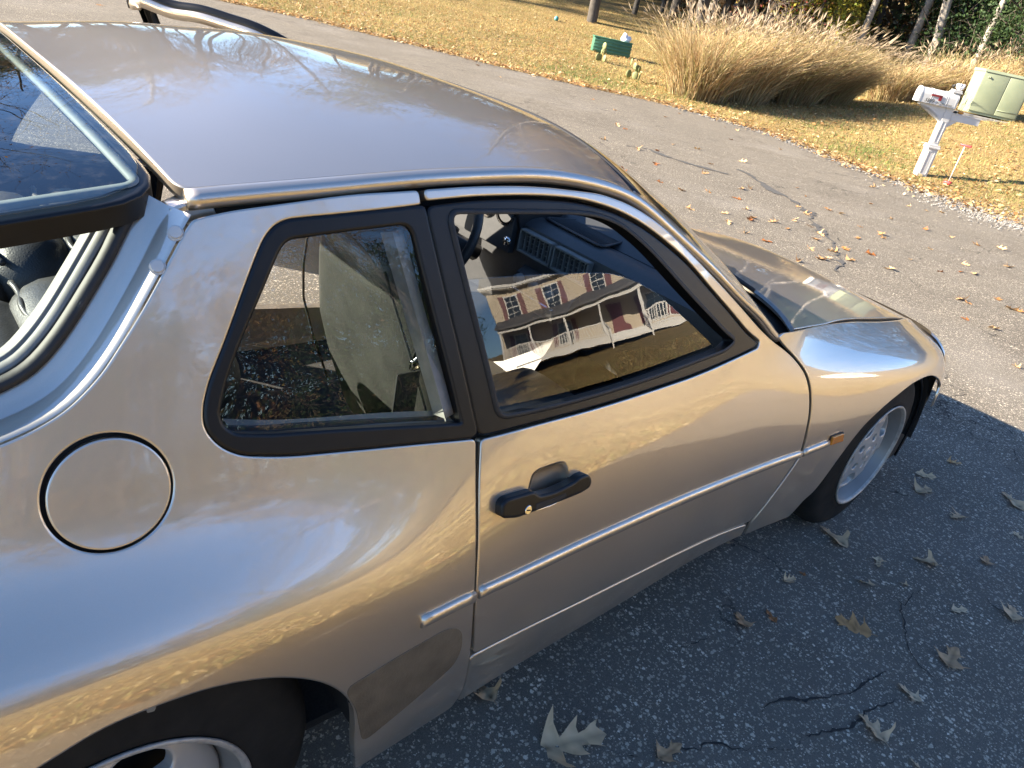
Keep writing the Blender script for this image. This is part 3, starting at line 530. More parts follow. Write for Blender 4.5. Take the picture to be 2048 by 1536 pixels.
# two hexagon bolts in the channel
for u in OUT['bolts']:
    b = MB(); a = np.array([u]); p = side_pt(a[:, 0], a[:, 1])[0]; n = side_nrm(a[:, 0], a[:, 1])[0]; n = n+np.array([-.25, .1, .25]); n /= np.linalg.norm(n); p = p-n*.010
    b.tube([p-n*.004, p+n*.006, p+n*.0062, p+n*.010], [.0095, .0095, .007, .007], 14); b.tube([p+n*.0101, p+n*.0102], [.003, .003], 6)
    part('bolt', b.mesh(False), M['white'], quarter_r)
for xf in (None, mirror):
    fd = part('fender', panel(SIDE, OUT['fender'], xf=xf, lip=.007), M['paint'])
    part('side_moulding', sweep(SIDE, OUT['mold_f'], MOLD, xf=xf), M['paint'], fd)
    part('marker_light', panel(SIDE, OUT['marker'], off=.009, gap=.001, lip=.010, r=.002, step=.006, corner=.004, xf=xf), M['amber'], fd)
    part('marker_bezel', panel(SIDE, [tuple(np.mean(OUT['marker'], 0)+(np.array(q)-np.mean(OUT['marker'], 0))*1.14) for q in OUT['marker']], off=.003, gap=0, lip=.004, r=.001, step=.006, corner=.004, xf=xf), M['rubber'], fd)
    part('sill', panel(SIDE, [(a, b) for a, b in OUT['sill']], off=-.004, gap=0, lip=.06, r=.004, xf=xf), M['paint'])
# roof
RL = [(-2.335, -.96), (-2.32, .0), (-2.335, .96)]
roof_rear = [(-2.223+.0*v-.042*(1-abs(v)**2.5), v) for v in np.linspace(-.965, .965, 25)]
roof_part = part('roof', panel(ROOF, roof_rear+[(-1.40, .968), (-1.385, .8), (-1.375, .0), (-1.385, -.8), (-1.40, -.968)], step=.035, gap=.0, corner=.03), M['paint'])
part('headliner', panel(ROOF, [(-2.2, -.93), (-2.2, .93), (-1.42, .93), (-1.42, -.93)], off=-.03, gap=0, lip=.004), M['plastic'], roof_part)
for sgn in (-1, 1):
    pth = [(u, sgn*.985) for u in np.linspace(-2.222, -.80, 40)]; o = -sgn
    pr = [(-.012, -.008), (-.012, .0012), (-.0095, .0034), (-.004, .0040), (.003, .0030), (.0075, .0005), (.0100, -.005), (.009, -.012), (.005, -.018)]
    pr = pr if sgn < 0 else pr
    prof = [(-a, h) for a, h in pr] if sgn < 0 else pr
    part('drip_rail', sweep(ROOF, pth, prof if sgn > 0 else prof[::-1]), M['paint'], roof_part)
    # dark gutter under the rail
    gr = roof_pt(np.linspace(-2.222, -.80, 60), np.full(60, sgn*1.)); i = np.arange(59)
    gv_ = np.concatenate([gr+[0, -sgn*.004, -.004], gr+[0, -sgn*.022, -.012], gr+[0, -sgn*.022, -.060]]); gf = np.concatenate([np.stack([i+60*k, i+60*k+1, i+60*k+61, i+60*k+60], 1) for k in range(2)])
    part('gutter', mesh(gv_, gf), M['rubber'], roof_part)
    cg_ = MB(); cg_.box((-2.208, sgn*.588, 1.146), (.050, .036, .050), [[.93, 0, .37], [0, 1, 0], [-.37, 0, .93]], .004); part('corner_gusset', cg_.mesh(), M['paint'], roof_part)
    pil = [(-1.395, sgn*.968), (-.79, sgn*.972), (-.79, sgn*.915), (-1.38, sgn*.915)]
    part('windscreen_pillar', panel(ROOF, pil, gap=0, lip=.03), M['paint'], roof_part)
    part('pillar_lining', panel(ROOF, [(-1.42, sgn*.99), (-.80, sgn*.99), (-.80, sgn*.89), (-1.42, sgn*.89)], off=-.034, gap=0, lip=.004), M['plastic'], roof_part)
part('windscreen', panel(ROOF, [(-1.368, -.91), (-1.368, .91), (-.785, .91), (-.785, -.91)], off=-.002, gap=0, lip=.005), M['glass'])
part('header_seal', sweep(ROOF, [(-1.371, v) for v in np.linspace(-.93, .93, 40)], [(-.008, -.004), (-.007, .002), (.007, .002), (.008, -.004)]), M['rubber'], roof_part)
# bonnet
hv = np.linspace(-.992, .992, 41)
hood_out = [(-.53-.17*abs(v)**6, v) for v in hv]+[(.64, .992), (.652, .5), (.655, 0), (.652, -.5), (.64, -.992)]
hood_o = part('bonnet', panel(HOOD, hood_out, corner=.02), M['paint'])
part('bonnet_edge', sweep(HOOD, [(-.535-.17*abs(v)**6, v) for v in hv], [(-.004, -.012), (-.003, .001), (.006, .003), (.012, -.004)]), M['inner'], hood_o)
cw = MB(); gv = np.linspace(-.95, .95, 24); Vc = []
for u0 in (-.80, -.50):
    pts = roof_pt(np.full(24, -.80), gv) if u0 < -.6 else hood_pt(-.50-.17*np.abs(gv)**6, gv)
    Vc.append(pts-np.array([0, 0, .035]))
i = np.arange(23); cw.add(np.concatenate(Vc), np.stack([i, i+24, i+25, i+1], 1))
cw.build('cowl', M['dark'], None).parent = car; bpy.data.objects['cowl'].matrix_parent_inverse = Matrix.Translation((1.2, 0, 0))
for y0 in (-.52, -.02):
    wb = MB(); wb.tube([[-.60-.12*abs(y0), y0, .875], [-.62-.10*abs(y0), y0+.16, .905], [-.60, y0+.34, .925]], .006, 6); part('wiper', wb.mesh(), M['rubber'])
def prism(prof, y0, y1, n=2):
    pr = np.asarray(prof, float); k = len(pr); V = np.concatenate([np.stack([pr[:, 0], np.full(k, y), pr[:, 1]], 1) for y in (y0, y1)])
    i = np.arange(k); j = (i+1) % k; F4 = np.stack([i, j, k+j, k+i], 1); t = np.arange(1, k-1)
    return V, F4, np.concatenate([np.stack([0*t, t+1, t], 1), np.stack([0*t+k, k+t, k+t+1], 1)])
# nose and bumper
def nose(Z, I_, back=0.):
    t = np.linspace(-1, 1, 49); V = []
    for z, ins in zip(Z, I_):
        a = t*np.pi/2; w = .728-ins; x = .66+(.125-ins*.9)*np.sign(np.cos(a))*np.abs(np.cos(a))**.75; y = w*np.sign(np.sin(a))*np.abs(np.sin(a))**.8
        if back: x = np.concatenate([[.66-back], x[1:-1], [.66-back]]); y = np.concatenate([[-.772+ins], y[1:-1], [.772-ins]])
        V.append(np.stack([x, y, z+.035*(1-t*t)*(z > .4)*(z-.4)/.2], 1))
    V = np.concatenate(V); m = 49; i = np.arange(len(Z)-1)[:, None]; j = np.arange(m-1)[None]
    return mesh(V, np.stack([i*m+j, i*m+j+1, (i+1)*m+j+1, (i+1)*m+j], -1).reshape(-1, 4))
part('chin_spoiler', nose([.19, .22, .27, .32, .37, .425], [.05, .03, .022, .02, .02, .02], .26), M['black'])
part('front_bumper', nose([.425, .43, .47, .50, .53, .555, .575, .592, .604], [.008, .002, .004, .008, .018, .034, .055, .08, .108]), M['paint'])
for sg in (-1, 1):
    va = MB(); th = np.linspace(-.25, 1.5, 16); va.tube(np.stack([.0+.368*np.cos(th), np.full(16, sg*.782), .285+.34*np.sin(th)], 1), .005, 6); part('arch_edge', va.mesh(), M['black'])
for sg in (-1, 1):
    sp_l = MB(); y0, y1 = sorted((sg*.765, sg*.745)); sp_l.add(*prism([(.31, .17), (.40, .175), (.46, .22), (.485, .33), (.475, .44), (.44, .53), (.36, .57), (.35, .40)], y0, y1)); part('splash_panel', sp_l.mesh(False), M['dark'])
# tail panel closing the body behind the wheels
ss = np.linspace(0, 7.3, 20); K = side_pt(np.full(20, -3.205), ss); tt = np.linspace(-1, 1, 31); V = np.stack([np.stack([-3.205-.16*(1-np.abs(tt)**3)*(1-.35*(q/19)), -K[q, 1]*tt, np.full(31, K[q, 2])], 1) for q in range(20)]).reshape(-1, 3); i = np.arange(19)[:, None]; j = np.arange(30)[None]
tail = part('tail_panel', mesh(V, np.stack([i*31+j, (i+1)*31+j, (i+1)*31+j+1, i*31+j+1], -1).reshape(-1, 4)), M['paint'])
for sg in (-1, 1):
    tl = MB(); tl.box((-3.31, sg*.47, .655), (.05, .36, .10), [[1, sg*.22, 0], [-sg*.22, 1, 0], [0, 0, 1]], .01); part('tail_light', tl.mesh(), M['red'], tail)
# hatch: hinged at the rear edge of the roof, raised
hy = .625; hz0 = 1.198
def hatch_pt(a, b):
    """a: 0 at hinge .. 1 tail, b: -1..1"""
    a = np.asarray(a, float); b = np.asarray(b, float)
    x = -2.238-.035*(1-b*b)-1.02*a; w = .612+.03*np.minimum(a*2, 1)-.14*np.maximum(a-.45, 0)
    return np.stack([x, w*b, 1.180+.05*(1-np.abs(b)**2.2)-.155*a+.02*a*a], 1)
HAT = (hatch_pt, lambda a, b: -grid_nrm(hatch_pt, a, b), .6)
def hp(surf, out, **k): return panel(surf, [(a, b) for a, b in out], **k)
hin = [(.014, -.962), (.014, .962), (.975, .962), (.975, -.962)]; hout = [(0, -1), (0, 1), (1, 1), (1, -1)]
hatch = part('hatch', panel(HAT, hout, [hin], gap=0, lip=.030, r=.005, corner=.08), M['black'])
part('hatch_glass', panel(HAT, [(.004, -.985), (.004, .985), (.99, .985), (.99, -.985)], off=.004, gap=0, lip=.005, r=.002, corner=.10), M['hatchglass'], hatch)
part('hatch_glass_edge', sweep(HAT, [(.022, -.945), (.022, .945), (.96, .945), (.96, -.945)], [(-.006, -.004), (-.005, .002), (.005, .002), (.006, -.004)], closed=True), M['inner'], hatch)
# floor, inner shell, rear cargo area
fl = MB(); fl.box((-1.3, 0, .215), (3.9, 1.42, .02)); fl.box((-.52, 0, .48), (.02, 1.36, .6)); fl.box((-2.95, 0, .60), (.5, 1.2, .02)); fl.box((-2.55, 0, .45), (.02, 1.36, .5))
part('floor_pan', fl.mesh(False), M['carpet'])
tn = MB(); tn.box((-1.3, 0, .33), (1.7, .22, .22), b=.03); part('centre_tunnel', tn.mesh(), M['carpet'])
for x0 in (0, -2.4):
    for sg in (-1, 1):
        wl = MB(); th = np.linspace(.05, np.pi-.05, 18); ro = .372 if x0 == 0 else .385; V = []
        for y in (.50, .80 if x0 == 0 else .82): V.append(np.stack([x0+ro*np.cos(th), np.full(18, sg*y), .27+ro*np.sin(th)], 1))
        i = np.arange(17); wl.add(np.concatenate(V), np.stack([i, i+1, i+19, i+18], 1))
        wl.add(np.concatenate([V[0], [[x0, sg*.50, .27]]]), [], np.stack([i, i+1, np.full(17, 18)], 1)); part('wheel_well', wl.mesh(), M['dark'])
# seats
def cushion(path, W, T, n=20, sq=3.2):
    """lofted pad: path of centres in x-z, width and thickness at each station"""
    path = np.asarray(path, float); Tn = np.gradient(path, axis=0); Tn /= np.linalg.norm(Tn, axis=1, keepdims=True); Nn = np.stack([-Tn[:, 1], Tn[:, 0]], 1)
    th = np.linspace(0, 2*np.pi, n, endpoint=False); c = np.sign(np.cos(th))*np.abs(np.cos(th))**(2/sq); s = np.sign(np.sin(th))*np.abs(np.sin(th))**(2/sq)
    V = []
    for p, w, t, nn in zip(path, W, T, Nn): V.append(np.stack([p[0]+nn[0]*s*t/2, c*w/2, p[1]+nn[1]*s*t/2], 1))
    m = len(path); V = np.concatenate(V+[np.array([[path[0][0], 0, path[0][1]], [path[-1][0], 0, path[-1][1]]])])
    i = np.arange(m-1)[:, None]; j = np.arange(n)[None]; j2 = (j+1) % n; F = np.stack([i*n+j, i*n+j2, (i+1)*n+j2, (i+1)*n+j], -1).reshape(-1, 4); jj = np.arange(n); kk = (jj+1) % n
    return V, F, np.concatenate([np.stack([np.full(n, m*n), kk, jj], 1), np.stack([np.full(n, m*n+1), (m-1)*n+jj, (m-1)*n+kk], 1)])
def seat(y):
    st = MB(); V, F4, F3 = cushion([(-1.60, .46), (-1.655, .58), (-1.70, .70), (-1.735, .80), (-1.765, .89), (-1.79, .96), (-1.805, 1.01), (-1.81, 1.03), (-1.812, 1.038)], [.40, .48, .49, .47, .40, .33, .285, .25, .15], [.14, .17, .17, .165, .15, .135, .115, .085, .03])
    st.add(V+[0, y, 0], F4, F3); o = part('seat', st.mesh(), M['leather'])
    cu = MB(); V, F4, F3 = cushion([(-1.66, .40), (-1.5, .42), (-1.3, .44), (-1.12, .46), (-1.05, .45)], [.44, .48, .5, .48, .40], [.14, .17, .18, .17, .08]); cu.add(V+[0, y, 0], F4, F3); part('seat_cushion', cu.mesh(), M['leather'], o)
    for sg in (-1, 1):
        sm = MB(); sm.tube(np.array([(-1.735, y+sg*.247, .58), (-1.78, y+sg*.25, .70), (-1.815, y+sg*.238, .80), (-1.838, y+sg*.203, .89), (-1.853, y+sg*.165, .96), (-1.86, y+sg*.135, 1.01)]), .003, 5); part('seam', sm.mesh(), M['rubber'], o)
    return o
seat(-.36); far_seat = seat(.36)
far_seat.location.x += .46
# rear seat back: padded rolls running across the car
rear = empty('rear_seat'); rear.parent = car; rear.matrix_parent_inverse = Matrix.Translation((1.2, 0, 0))
def roll(x, z, r, y0, y1, sq=1.):
    y = np.concatenate([[y0-.001], y0+r*(1-np.cos(np.linspace(.2, np.pi/2, 5))), np.linspace(y0+r*1.2, y1-r*1.2, 6), (y1-r*(1-np.cos(np.linspace(.2, np.pi/2, 5))))[::-1], [y1+.001]])
    k = np.concatenate([[.02], np.sin(np.linspace(.2, np.pi/2, 5)), np.ones(6), np.sin(np.linspace(.2, np.pi/2, 5))[::-1], [.02]])
    return np.stack([np.full(len(y), x), y, np.full(len(y), z)], 1), r*k
for y0, y1 in ((-.47, -.03), (.03, .47)):
    for x, z, r in ((-2.15, .80, .085), (-2.275, .79, .088), (-2.385, .765, .075), (-2.46, .735, .06)):
        p, r_ = roll(x, z, r, y0, y1); rs = MB(); rs.tube(p, r_, 20); part('padded_roll', rs.mesh(), M['leather'], rear)
for y0, y1 in ((-.45, -.05), (.05, .45)):
    yy = np.linspace(y0, y1, 40); pi = MB(); pi.tube(np.stack([-2.212+.003*np.sin(yy*60), yy, .868+.002*np.sin(yy*90)], 1), .006, 6); part('piping', pi.mesh(), M['leather'], rear); pi = MB(); pi.tube(np.stack([-2.335+.003*np.sin(yy*50), yy, .848+.002*np.sin(yy*77)], 1), .006, 6); part('piping', pi.mesh(), M['leather'], rear)
cg = MB(); cg.box((-2.75, 0, .66), (.6, 1.22, .06), b=.02); part('cargo_cover', cg.mesh(), M['carpet'])
# dashboard
db = MB(); db.add(*prism([(-.76, .838), (-.80, .852), (-.86, .862), (-.90, .856), (-.925, .84), (-.93, .80), (-.925, .70), (-.90, .62), (-.86, .52), (-.78, .50), (-.76, .55)], -.655, .655))
gv = np.linspace(-.86, .86, 25); ws = roof_pt(np.full(25, -.815), gv)-np.array([.012, 0, .03]); k_ = ws[:, 1]; bk_ = np.stack([np.full(25, -.79), np.clip(k_, -.65, .65), np.full(25, .8505)], 1); i = np.arange(24); db.add(np.concatenate([bk_, ws]), np.stack([i, i+1, i+26, i+25], 1))
dash = part('dashboard', None or db.mesh(), M['dash'])
bm = bmesh.new(); bm.from_mesh(dash.data)
for e in bm.edges: e.smooth = e.calc_face_angle(0) < .8
bm.to_mesh(dash.data); bm.free()
pod = MB(); V, F4, F3 = prism([(-.74, .84), (-.76, .905), (-.80, .93), (-.90, .938), (-.965, .93), (-.975, .915), (-.93, .80), (-.9, .70), (-.7, .7)], .17, .555); pod.add(V, F4, F3)
part('gauge_pod', pod.mesh(False), M['plastic'], dash)
gd = MB()
for y, z, r in ((.43, .862, .05), (.33, .87, .056), (.235, .862, .045)):
    for a, rr in ((0, r), (.004, r*.9)): gd.lathe([(rr*.86, -.004), (rr, -.004), (rr, 0), (rr*.86, 0)], (-.958+a+.02*0, y, z), 24, 'x')
part('gauge_ring', gd.mesh(), M['chrome'], dash)
gp_ = MB(); gp_.box((-.948, .335, .80), (.02, .30, .12)); part('gauge_panel', gp_.mesh(False), M['dash'], dash)
# speaker grille on top: slats over a dark well
sg = MB(); A0, A1, A2, A3 = P(-.865, .15), P(-.70, .10), P(-.72, -.085), P(-.875, -.12)
for k in range(26):
    t = (k+.5)/26; a = A3+(A0-A3)*t; b = A2+(A1-A2)*t; d = b-a
    sg.tube([[*a, .8675], [*(a+d*.5), .8670], [*b, .8640]], .0028, 5)
spk = part('speaker_grille', sg.mesh(), M['plastic'], dash)
rmm = MB(); ring = np.array([[*A0, .872], [*A1, .874], [*A2, .874], [*A3, .872]]); ring = np.stack([dense(ring[:, :2], .03, .02)[:, 0], dense(ring[:, :2], .03, .02)[:, 1]], 1); rmm.tube(np.column_stack([ring, np.full(len(ring), .8665)]), .005, 6, closed=True)
part('grille_rim', rmm.mesh(), M['plastic'], dash)
gw = MB(); gw.add([[*A0, .8655], [*A1, .8630], [*A2, .8630], [*A3, .8655]], [[0, 3, 2, 1]]); part('grille_well', gw.mesh(False), M['dark'], dash)
for k, yc in enumerate((.085, -.075)):
    fr = MB()
    for dy, dz, sy, sz in ((0, .034, .152, .007), (0, -.034, .152, .007), (.073, 0, .007, .075), (-.073, 0, .007, .075)): fr.box((-.936, yc+dy, .795+dz), (.024, sy, sz), b=.0015)
    v = part('air_vent', fr.mesh(False), M['inner'], dash)
    sl = MB()
    for q in range(6): sl.box((-.934, yc-.055+q*.022, .795), (.012, .003, .062))
    for q in range(3): sl.box((-.929, yc, .78+q*.016), (.008, .140, .002))
    part('vent_fin', sl.mesh(False), M['inner'], dash)
    bk = MB(); bk.box((-.926, yc, .795), (.004, .14, .064)); part('vent_back', bk.mesh(False), M['dark'], dash)
cs = MB(); cs.add(*prism([(-.90, .74), (-.955, .70), (-1.02, .52), (-1.10, .40), (-.85, .40)], -.13, .13)); cs_o = part('centre_console', cs.mesh(False), M['plastic'])
rad = MB(); rad.box((-.985, 0, .64), (.012, .19, .055), [[.95, 0, .32], [0, 1, 0], [-.32, 0, .95]], .002); part('radio', rad.mesh(), M['chrome'], cs_o)
for k in range(3):
    kn = MB(); kn.lathe([(.0, -.02), (.016, -.02), (.018, 0)], (-.99, -.07+k*.07, .70), 16, 'x'); part('heater_knob', kn.mesh(), M['inner'], cs_o)
# steering wheel
sw = MB(); c = P(-1.135, .355, .765); ax = P(-.90, 0, .42); ax /= np.linalg.norm(ax); e1 = P(0, 1, 0); e2 = np.cross(ax, e1)
th = np.linspace(0, 2*np.pi, 48, endpoint=False); ringp = c+.185*(np.cos(th)[:, None]*e1+np.sin(th)[:, None]*e2)
sw.tube(ringp, .0155, 10, closed=True); swo = part('steering_wheel', sw.mesh(), M['leather'])
sp = MB(); AX = np.array([e1, e2, ax]); sp.box(c-ax*.012, (.14, .09, .05), AX, .012)
for sg_ in (-1, 1): sp.box(c+e1*sg_*.115-ax*.008, (.11, .045, .02), AX, .005)
sp.tube([c-ax*.03, c-ax*.2], .03, 10); part('wheel_hub', sp.mesh(), M['leather'], swo)
ig = MB(); ig.lathe([(0, -.012), (.013, -.012), (.016, 0)], (-.955, .20, .775), 14, 'x'); part('ignition_lock', ig.mesh(), M['chrome'], dash)
# seat belt tongue on the pillar
bt = MB(); bt.tube([[-1.845, -.640, .955], [-1.852, -.630, .93], [-1.858, -.622, .905]], [.012, .016, .012], 8); bt.box((-1.86, -.62, .895), (.022, .008, .018), b=.002); part('belt_guide', bt.mesh(), M['chrome'])
bl = MB(); bl.box((-1.87, -.617, .60), (.045, .003, .56)); part('seat_belt', bl.mesh(False), M['rubber'])

# wheels
def build_wheel(x, sgn, yo, rt=.315, steer=0, rot=0.):
    root = MB()
    yc = 0.; W = .205
    prof = [(.194, -.008), (.201, -.013), (.212, -.010), (.245, -.001), (.268, .000), (.288, .006), (.300, .016), (.309, .028), (.3135, .04), (.315, .055), (.315, .075), (.309, .077), (.309, .085), (.3155, .087), (.3155, .118), (.309, .120), (.309, .128), (.315, .130), (.3145, .165), (.308, .18), (.295, .195), (.25, .205), (.194, .195)]
    t = MB(); t.lathe(prof, (0, 0, 0), 96)
    rim = MB(); rim.lathe([(.195, -.011), (.1995, -.0145), (.1975, -.018), (.193, -.0185), (.189, -.015), (.187, -.008)], (0, 0, 0), 96)
    bar = MB(); bar.lathe([(.187, -.008), (.181, .004), (.175, .018), (.171, .028), (.166, .036), (.164, .09), (.17, .19)], (0, 0, 0), 96)
    # disc with five oval windows and five lug pockets
    def dz(r): return .034-.022*np.clip((.174-r)/.045, 0, 1)**.7-.006*np.clip((.10-r)/.05, 0, 1)
    S1 = 1.
    def f(a, b):
        r = np.hypot(a, b); return np.stack([a*.953, dz(r)-.004, b*.953], 1)
    def fn(a, b):
        e = 1e-3; n = np.cross(f(a+e, b)-f(a-e, b), f(a, b+e)-f(a, b-e)); n /= np.linalg.norm(n, axis=1, keepdims=True); return n
    holes = []
    for k in range(5):
        a0 = np.pi/2+.45+rot+k*2*np.pi/5; u = np.array([np.cos(a0), np.sin(a0)]); v = np.array([-u[1], u[0]])
        for c0, ra, rb in ((.122, .034, .047),):
            tt = np.linspace(0, 2*np.pi, 24, endpoint=False); holes.append([tuple(u*(c0+ra*np.cos(q))+v*rb*np.sin(q)*(1+.18*np.cos(q))) for q in tt])
        a1 = a0+np.pi/5; u = np.array([np.cos(a1), np.sin(a1)]); v = np.array([-u[1], u[0]])
        holes.append([tuple(u*(.066+.0145*np.cos(q))+v*.0145*np.sin(q)) for q in np.linspace(0, 2*np.pi, 16, endpoint=False)])
    tt = np.linspace(0, 2*np.pi, 72, endpoint=False); outer = [(.1745*np.cos(q), .1745*np.sin(q)) for q in tt]
    cs_, sn_ = math.cos(steer), math.sin(steer); Rz = np.array([[cs_, -sn_, 0], [sn_, cs_, 0], [0, 0, 1]])
    def place(V): V = np.asarray(V)*[1, 1, 1]; V = V*([1, 1, 1] if sgn < 0 else [1, -1, 1]); return V@Rz.T+[x, sgn*yo, rt]
    def xf(V, N): return place(V), (N*([1, 1, 1] if sgn < 0 else [1, -1, 1]))@Rz.T, sgn > 0
    def put(name, mb, m, parent, smooth=True):
        mb.V = [place(v) for v in mb.V]
        if sgn > 0: mb.F4 = [q[:, ::-1] for q in mb.F4]; mb.F3 = [q[:, ::-1] for q in mb.F3]
        return part(name, mb.mesh(smooth), m, parent)
    w = put('wheel', t, M['tyre'], None)
    put('rim_lip', rim, M['lip'], w); put('rim_barrel', bar, M['barrel'], w)
    part('wheel_disc', panel((f, fn, 1.), outer, holes, gap=0, lip=.022, r=.005, step=.012, corner=.01, xf=xf), M['alloy'], w)
    cap_ = MB(); cap_.lathe([(.0, -.001), (.012, -.001), (.026, .0005), (.029, .003), (.031, .011)], (0, 0, 0), 32); cap_.lathe([(.013, -.0015), (.014, -.0028), (.016, -.0028), (.017, -.0005)], (0, 0, 0), 24)
    put('hub_cap', cap_, M['alloy'], w)
    bk = MB(); bk.lathe([(0, .085), (.165, .085)], (0, 0, 0), 32); put('brake_disc', bk, M['dark'], w)
    for k in range(5):
        lg = MB(); a1 = np.pi/2+.45+rot+k*2*np.pi/5+np.pi/5; p = .066*np.array([np.cos(a1), np.sin(a1)]); lg.tube([[p[0], .035, p[1]], [p[0], .02, p[1]]], .0095, 6); put('lug_nut', lg, M['dark'], w)
    vv = MB(); a = np.pi/2-.15; ca, sa = np.cos(a), np.sin(a); vv.tube([[.178*ca, .05, .178*sa], [.168*ca, .02, .168*sa]], .005, 8); put('valve', vv, M['rubber'], w)
    return w, place, put
w_f, _, _ = build_wheel(.0, -1, .790, .312, math.radians(0)); build_wheel(.0, 1, .790, .312)
w_r, plr, putr = build_wheel(-2.40, -1, .800, rot=.38); build_wheel(-2.40, 1, .800)
for a, m, s in ((1.32, M['inner'], .011), (2.0, M['red'], .009)):
    d = MB(); th = np.linspace(0, 2*np.pi, 14, endpoint=False); q = np.stack([.252*np.cos(a)+s*.55*np.cos(th), np.full(14, -.0012), .252*np.sin(a)+s*np.sin(th)], 1)
    d.add(np.concatenate([q, [[.252*np.cos(a), -.0016, .252*np.sin(a)]]]), [], [[14, (k+1) % 14, k] for k in range(14)]); putr('paint_dot', d, m, w_r)

# ---------------------------------------------------------------- ground materials
def asphalt_material():
    m = mat('asphalt', (.1, .1, .1), .9, spec=.25); q = NB(m)
    w = q.noise(3, 3); base = q.ramp(q.noise(1.1, 5, .6), [(.3, (.086, .073, .054)), (.7, (.130, .110, .082))])
    fine = q.noise(900, 2); base = q.mix(.55, base, q.ramp(fine, [(.35, (.05, .046, .040)), (.65, (.28, .25, .205))]))
    v = q.n('TexVoronoi', feature='F1'); v.inputs['Scale'].default_value = 78; dn = q.n('TexNoise'); dn.inputs['Scale'].default_value = 210; dn.inputs['Detail'].default_value = 2; q.l(q.co(), dn.inputs['Vector']); ds = q.n('VectorMath', operation='SCALE'); q.l(dn.outputs['Color'], ds.inputs[0]); ds.inputs['Scale'].default_value = .009; da = q.n('VectorMath', operation='ADD'); q.l(q.co(), da.inputs[0]); q.l(ds.outputs[0], da.inputs[1]); q.l(da.outputs[0], v.inputs['Vector'])
    ed = q.n('TexVoronoi', feature='F1'); ed.inputs['Scale'].default_value = 150; q.l(da.outputs[0], ed.inputs['Vector'])
    def stones(node, thr, keep):
        sp = q.n('SeparateColor'); q.l(node.outputs['Color'], sp.inputs[0])
        big = q.math('MULTIPLY', sp.outputs[0], thr)
        return q.math('MULTIPLY', q.ramp(q.math('SUBTRACT', node.outputs['Distance'], big), [(.0, 1.), (.09, 0.)]), q.math('GREATER_THAN', sp.outputs[1], keep)), sp
    s1, c1 = stones(v, .42, .50); s2, c2 = stones(ed, .5, .34)
    stone = lambda c: q.ramp(c.outputs[2], [(0, (.27, .23, .17)), (.5, (.50, .43, .325)), (.85, (.69, .60, .46)), (1, (.86, .77, .62))])
    dm = q.ramp(q.noise(2.3, 5, .65), [(.3, .45), (.62, 1.)]); s2 = q.math('MULTIPLY', s2, dm); s1 = q.math('MULTIPLY', s1, q.ramp(q.noise(5.1, 4), [(.32, .25), (.6, 1.)]))
    base = q.mix(q.ramp(q.noise(.9, 6, .7), [(.5, 0.), (.75, .5)]), base, (.055, .045, .036))
    col = q.mix(s2, base, stone(c2)); col = q.mix(s1, col, stone(c1))
    # pale worn patches and long hairline cracks
    col = q.mix(q.ramp(q.noise(.55, 6, .62), [(.52, 0.), (.8, .30)]), col, (.30, .285, .265))
    wv = q.n('VectorMath', operation='ADD'); q.l(q.co(), wv.inputs[0]); nz = q.n('TexNoise'); nz.inputs['Scale'].default_value = 6; nz.inputs['Detail'].default_value = 6; q.l(q.co(), nz.inputs['Vector'])
    sc = q.n('VectorMath', operation='SCALE'); q.l(nz.outputs['Color'], sc.inputs[0]); sc.inputs['Scale'].default_value = .42; q.l(sc.outputs[0], wv.inputs[1])
    ck = q.vor(.95, 'DISTANCE_TO_EDGE', co=wv.outputs[0]); crack = q.ramp(ck, [(.0, .9), (.007, 0.)])
    crack = q.math('MULTIPLY', crack, q.ramp(q.noise(.8, 2), [(.50, 0.), (.58, 1.)]))
    q.color(q.mix(crack, col, (.010, .010, .011)))
    h = q.math('ADD', q.math('MULTIPLY', q.math('MAXIMUM', s1, s2), .6), q.math('SUBTRACT', q.math('MULTIPLY', fine, .5), q.math('MULTIPLY', crack, 2.)))
    q.bump(h, .75, .004); return m
def lawn_material():
    m = mat('lawn_soil', (.2, .15, .08), .95, spec=.1); q = NB(m)
    c = q.ramp(q.noise(1.6, 6, .65), [(.3, (.22, .155, .068)), (.5, (.28, .20, .088)), (.62, (.20, .17, .06)), (.75, (.12, .14, .045))])
    lf = q.n('TexVoronoi'); lf.inputs['Scale'].default_value = 16; q.l(q.co(), lf.inputs['Vector']); sp = q.n('SeparateColor'); q.l(lf.outputs['Color'], sp.inputs[0])
    leaf = q.math('MULTIPLY', q.ramp(lf.outputs['Distance'], [(.30, 1.), (.42, 0.)]), q.math('GREATER_THAN', sp.outputs[0], .52))
    c = q.mix(leaf, c, q.ramp(sp.outputs[1], [(0, (.26, .14, .055)), (.5, (.38, .24, .10)), (1, (.50, .38, .20))]))
    c = q.mix(.4, c, q.ramp(q.noise(60, 3), [(.3, (.07, .05, .02)), (.7, (.40, .30, .14))]))
    q.color(c); q.bump(q.noise(45, 4), .9, .03); return m
M['asphalt'] = asphalt_material(); M['lawn'] = lawn_material()
def vcol(name, rough=.8, trans=0., tint=1., spec=.2, sub=None):
    m = mat(name, (.5, .5, .5), rough, spec=spec); q = NB(m); a = q.n('VertexColor'); a.layer_name = 'Col'; q.color(a.outputs[0])
    if trans:
        t = m.node_tree; tr = q.n('BsdfTranslucent'); q.l(a.outputs[0], tr.inputs[0]); mx = q.n('MixShader'); mx.inputs[0].default_value = trans
        out = [x for x in t.nodes if x.type == 'OUTPUT_MATERIAL'][0]; q.l(q.b.outputs[0], mx.inputs[1]); q.l(tr.outputs[0], mx.inputs[2]); q.l(mx.outputs[0], out.inputs[0])
    return m
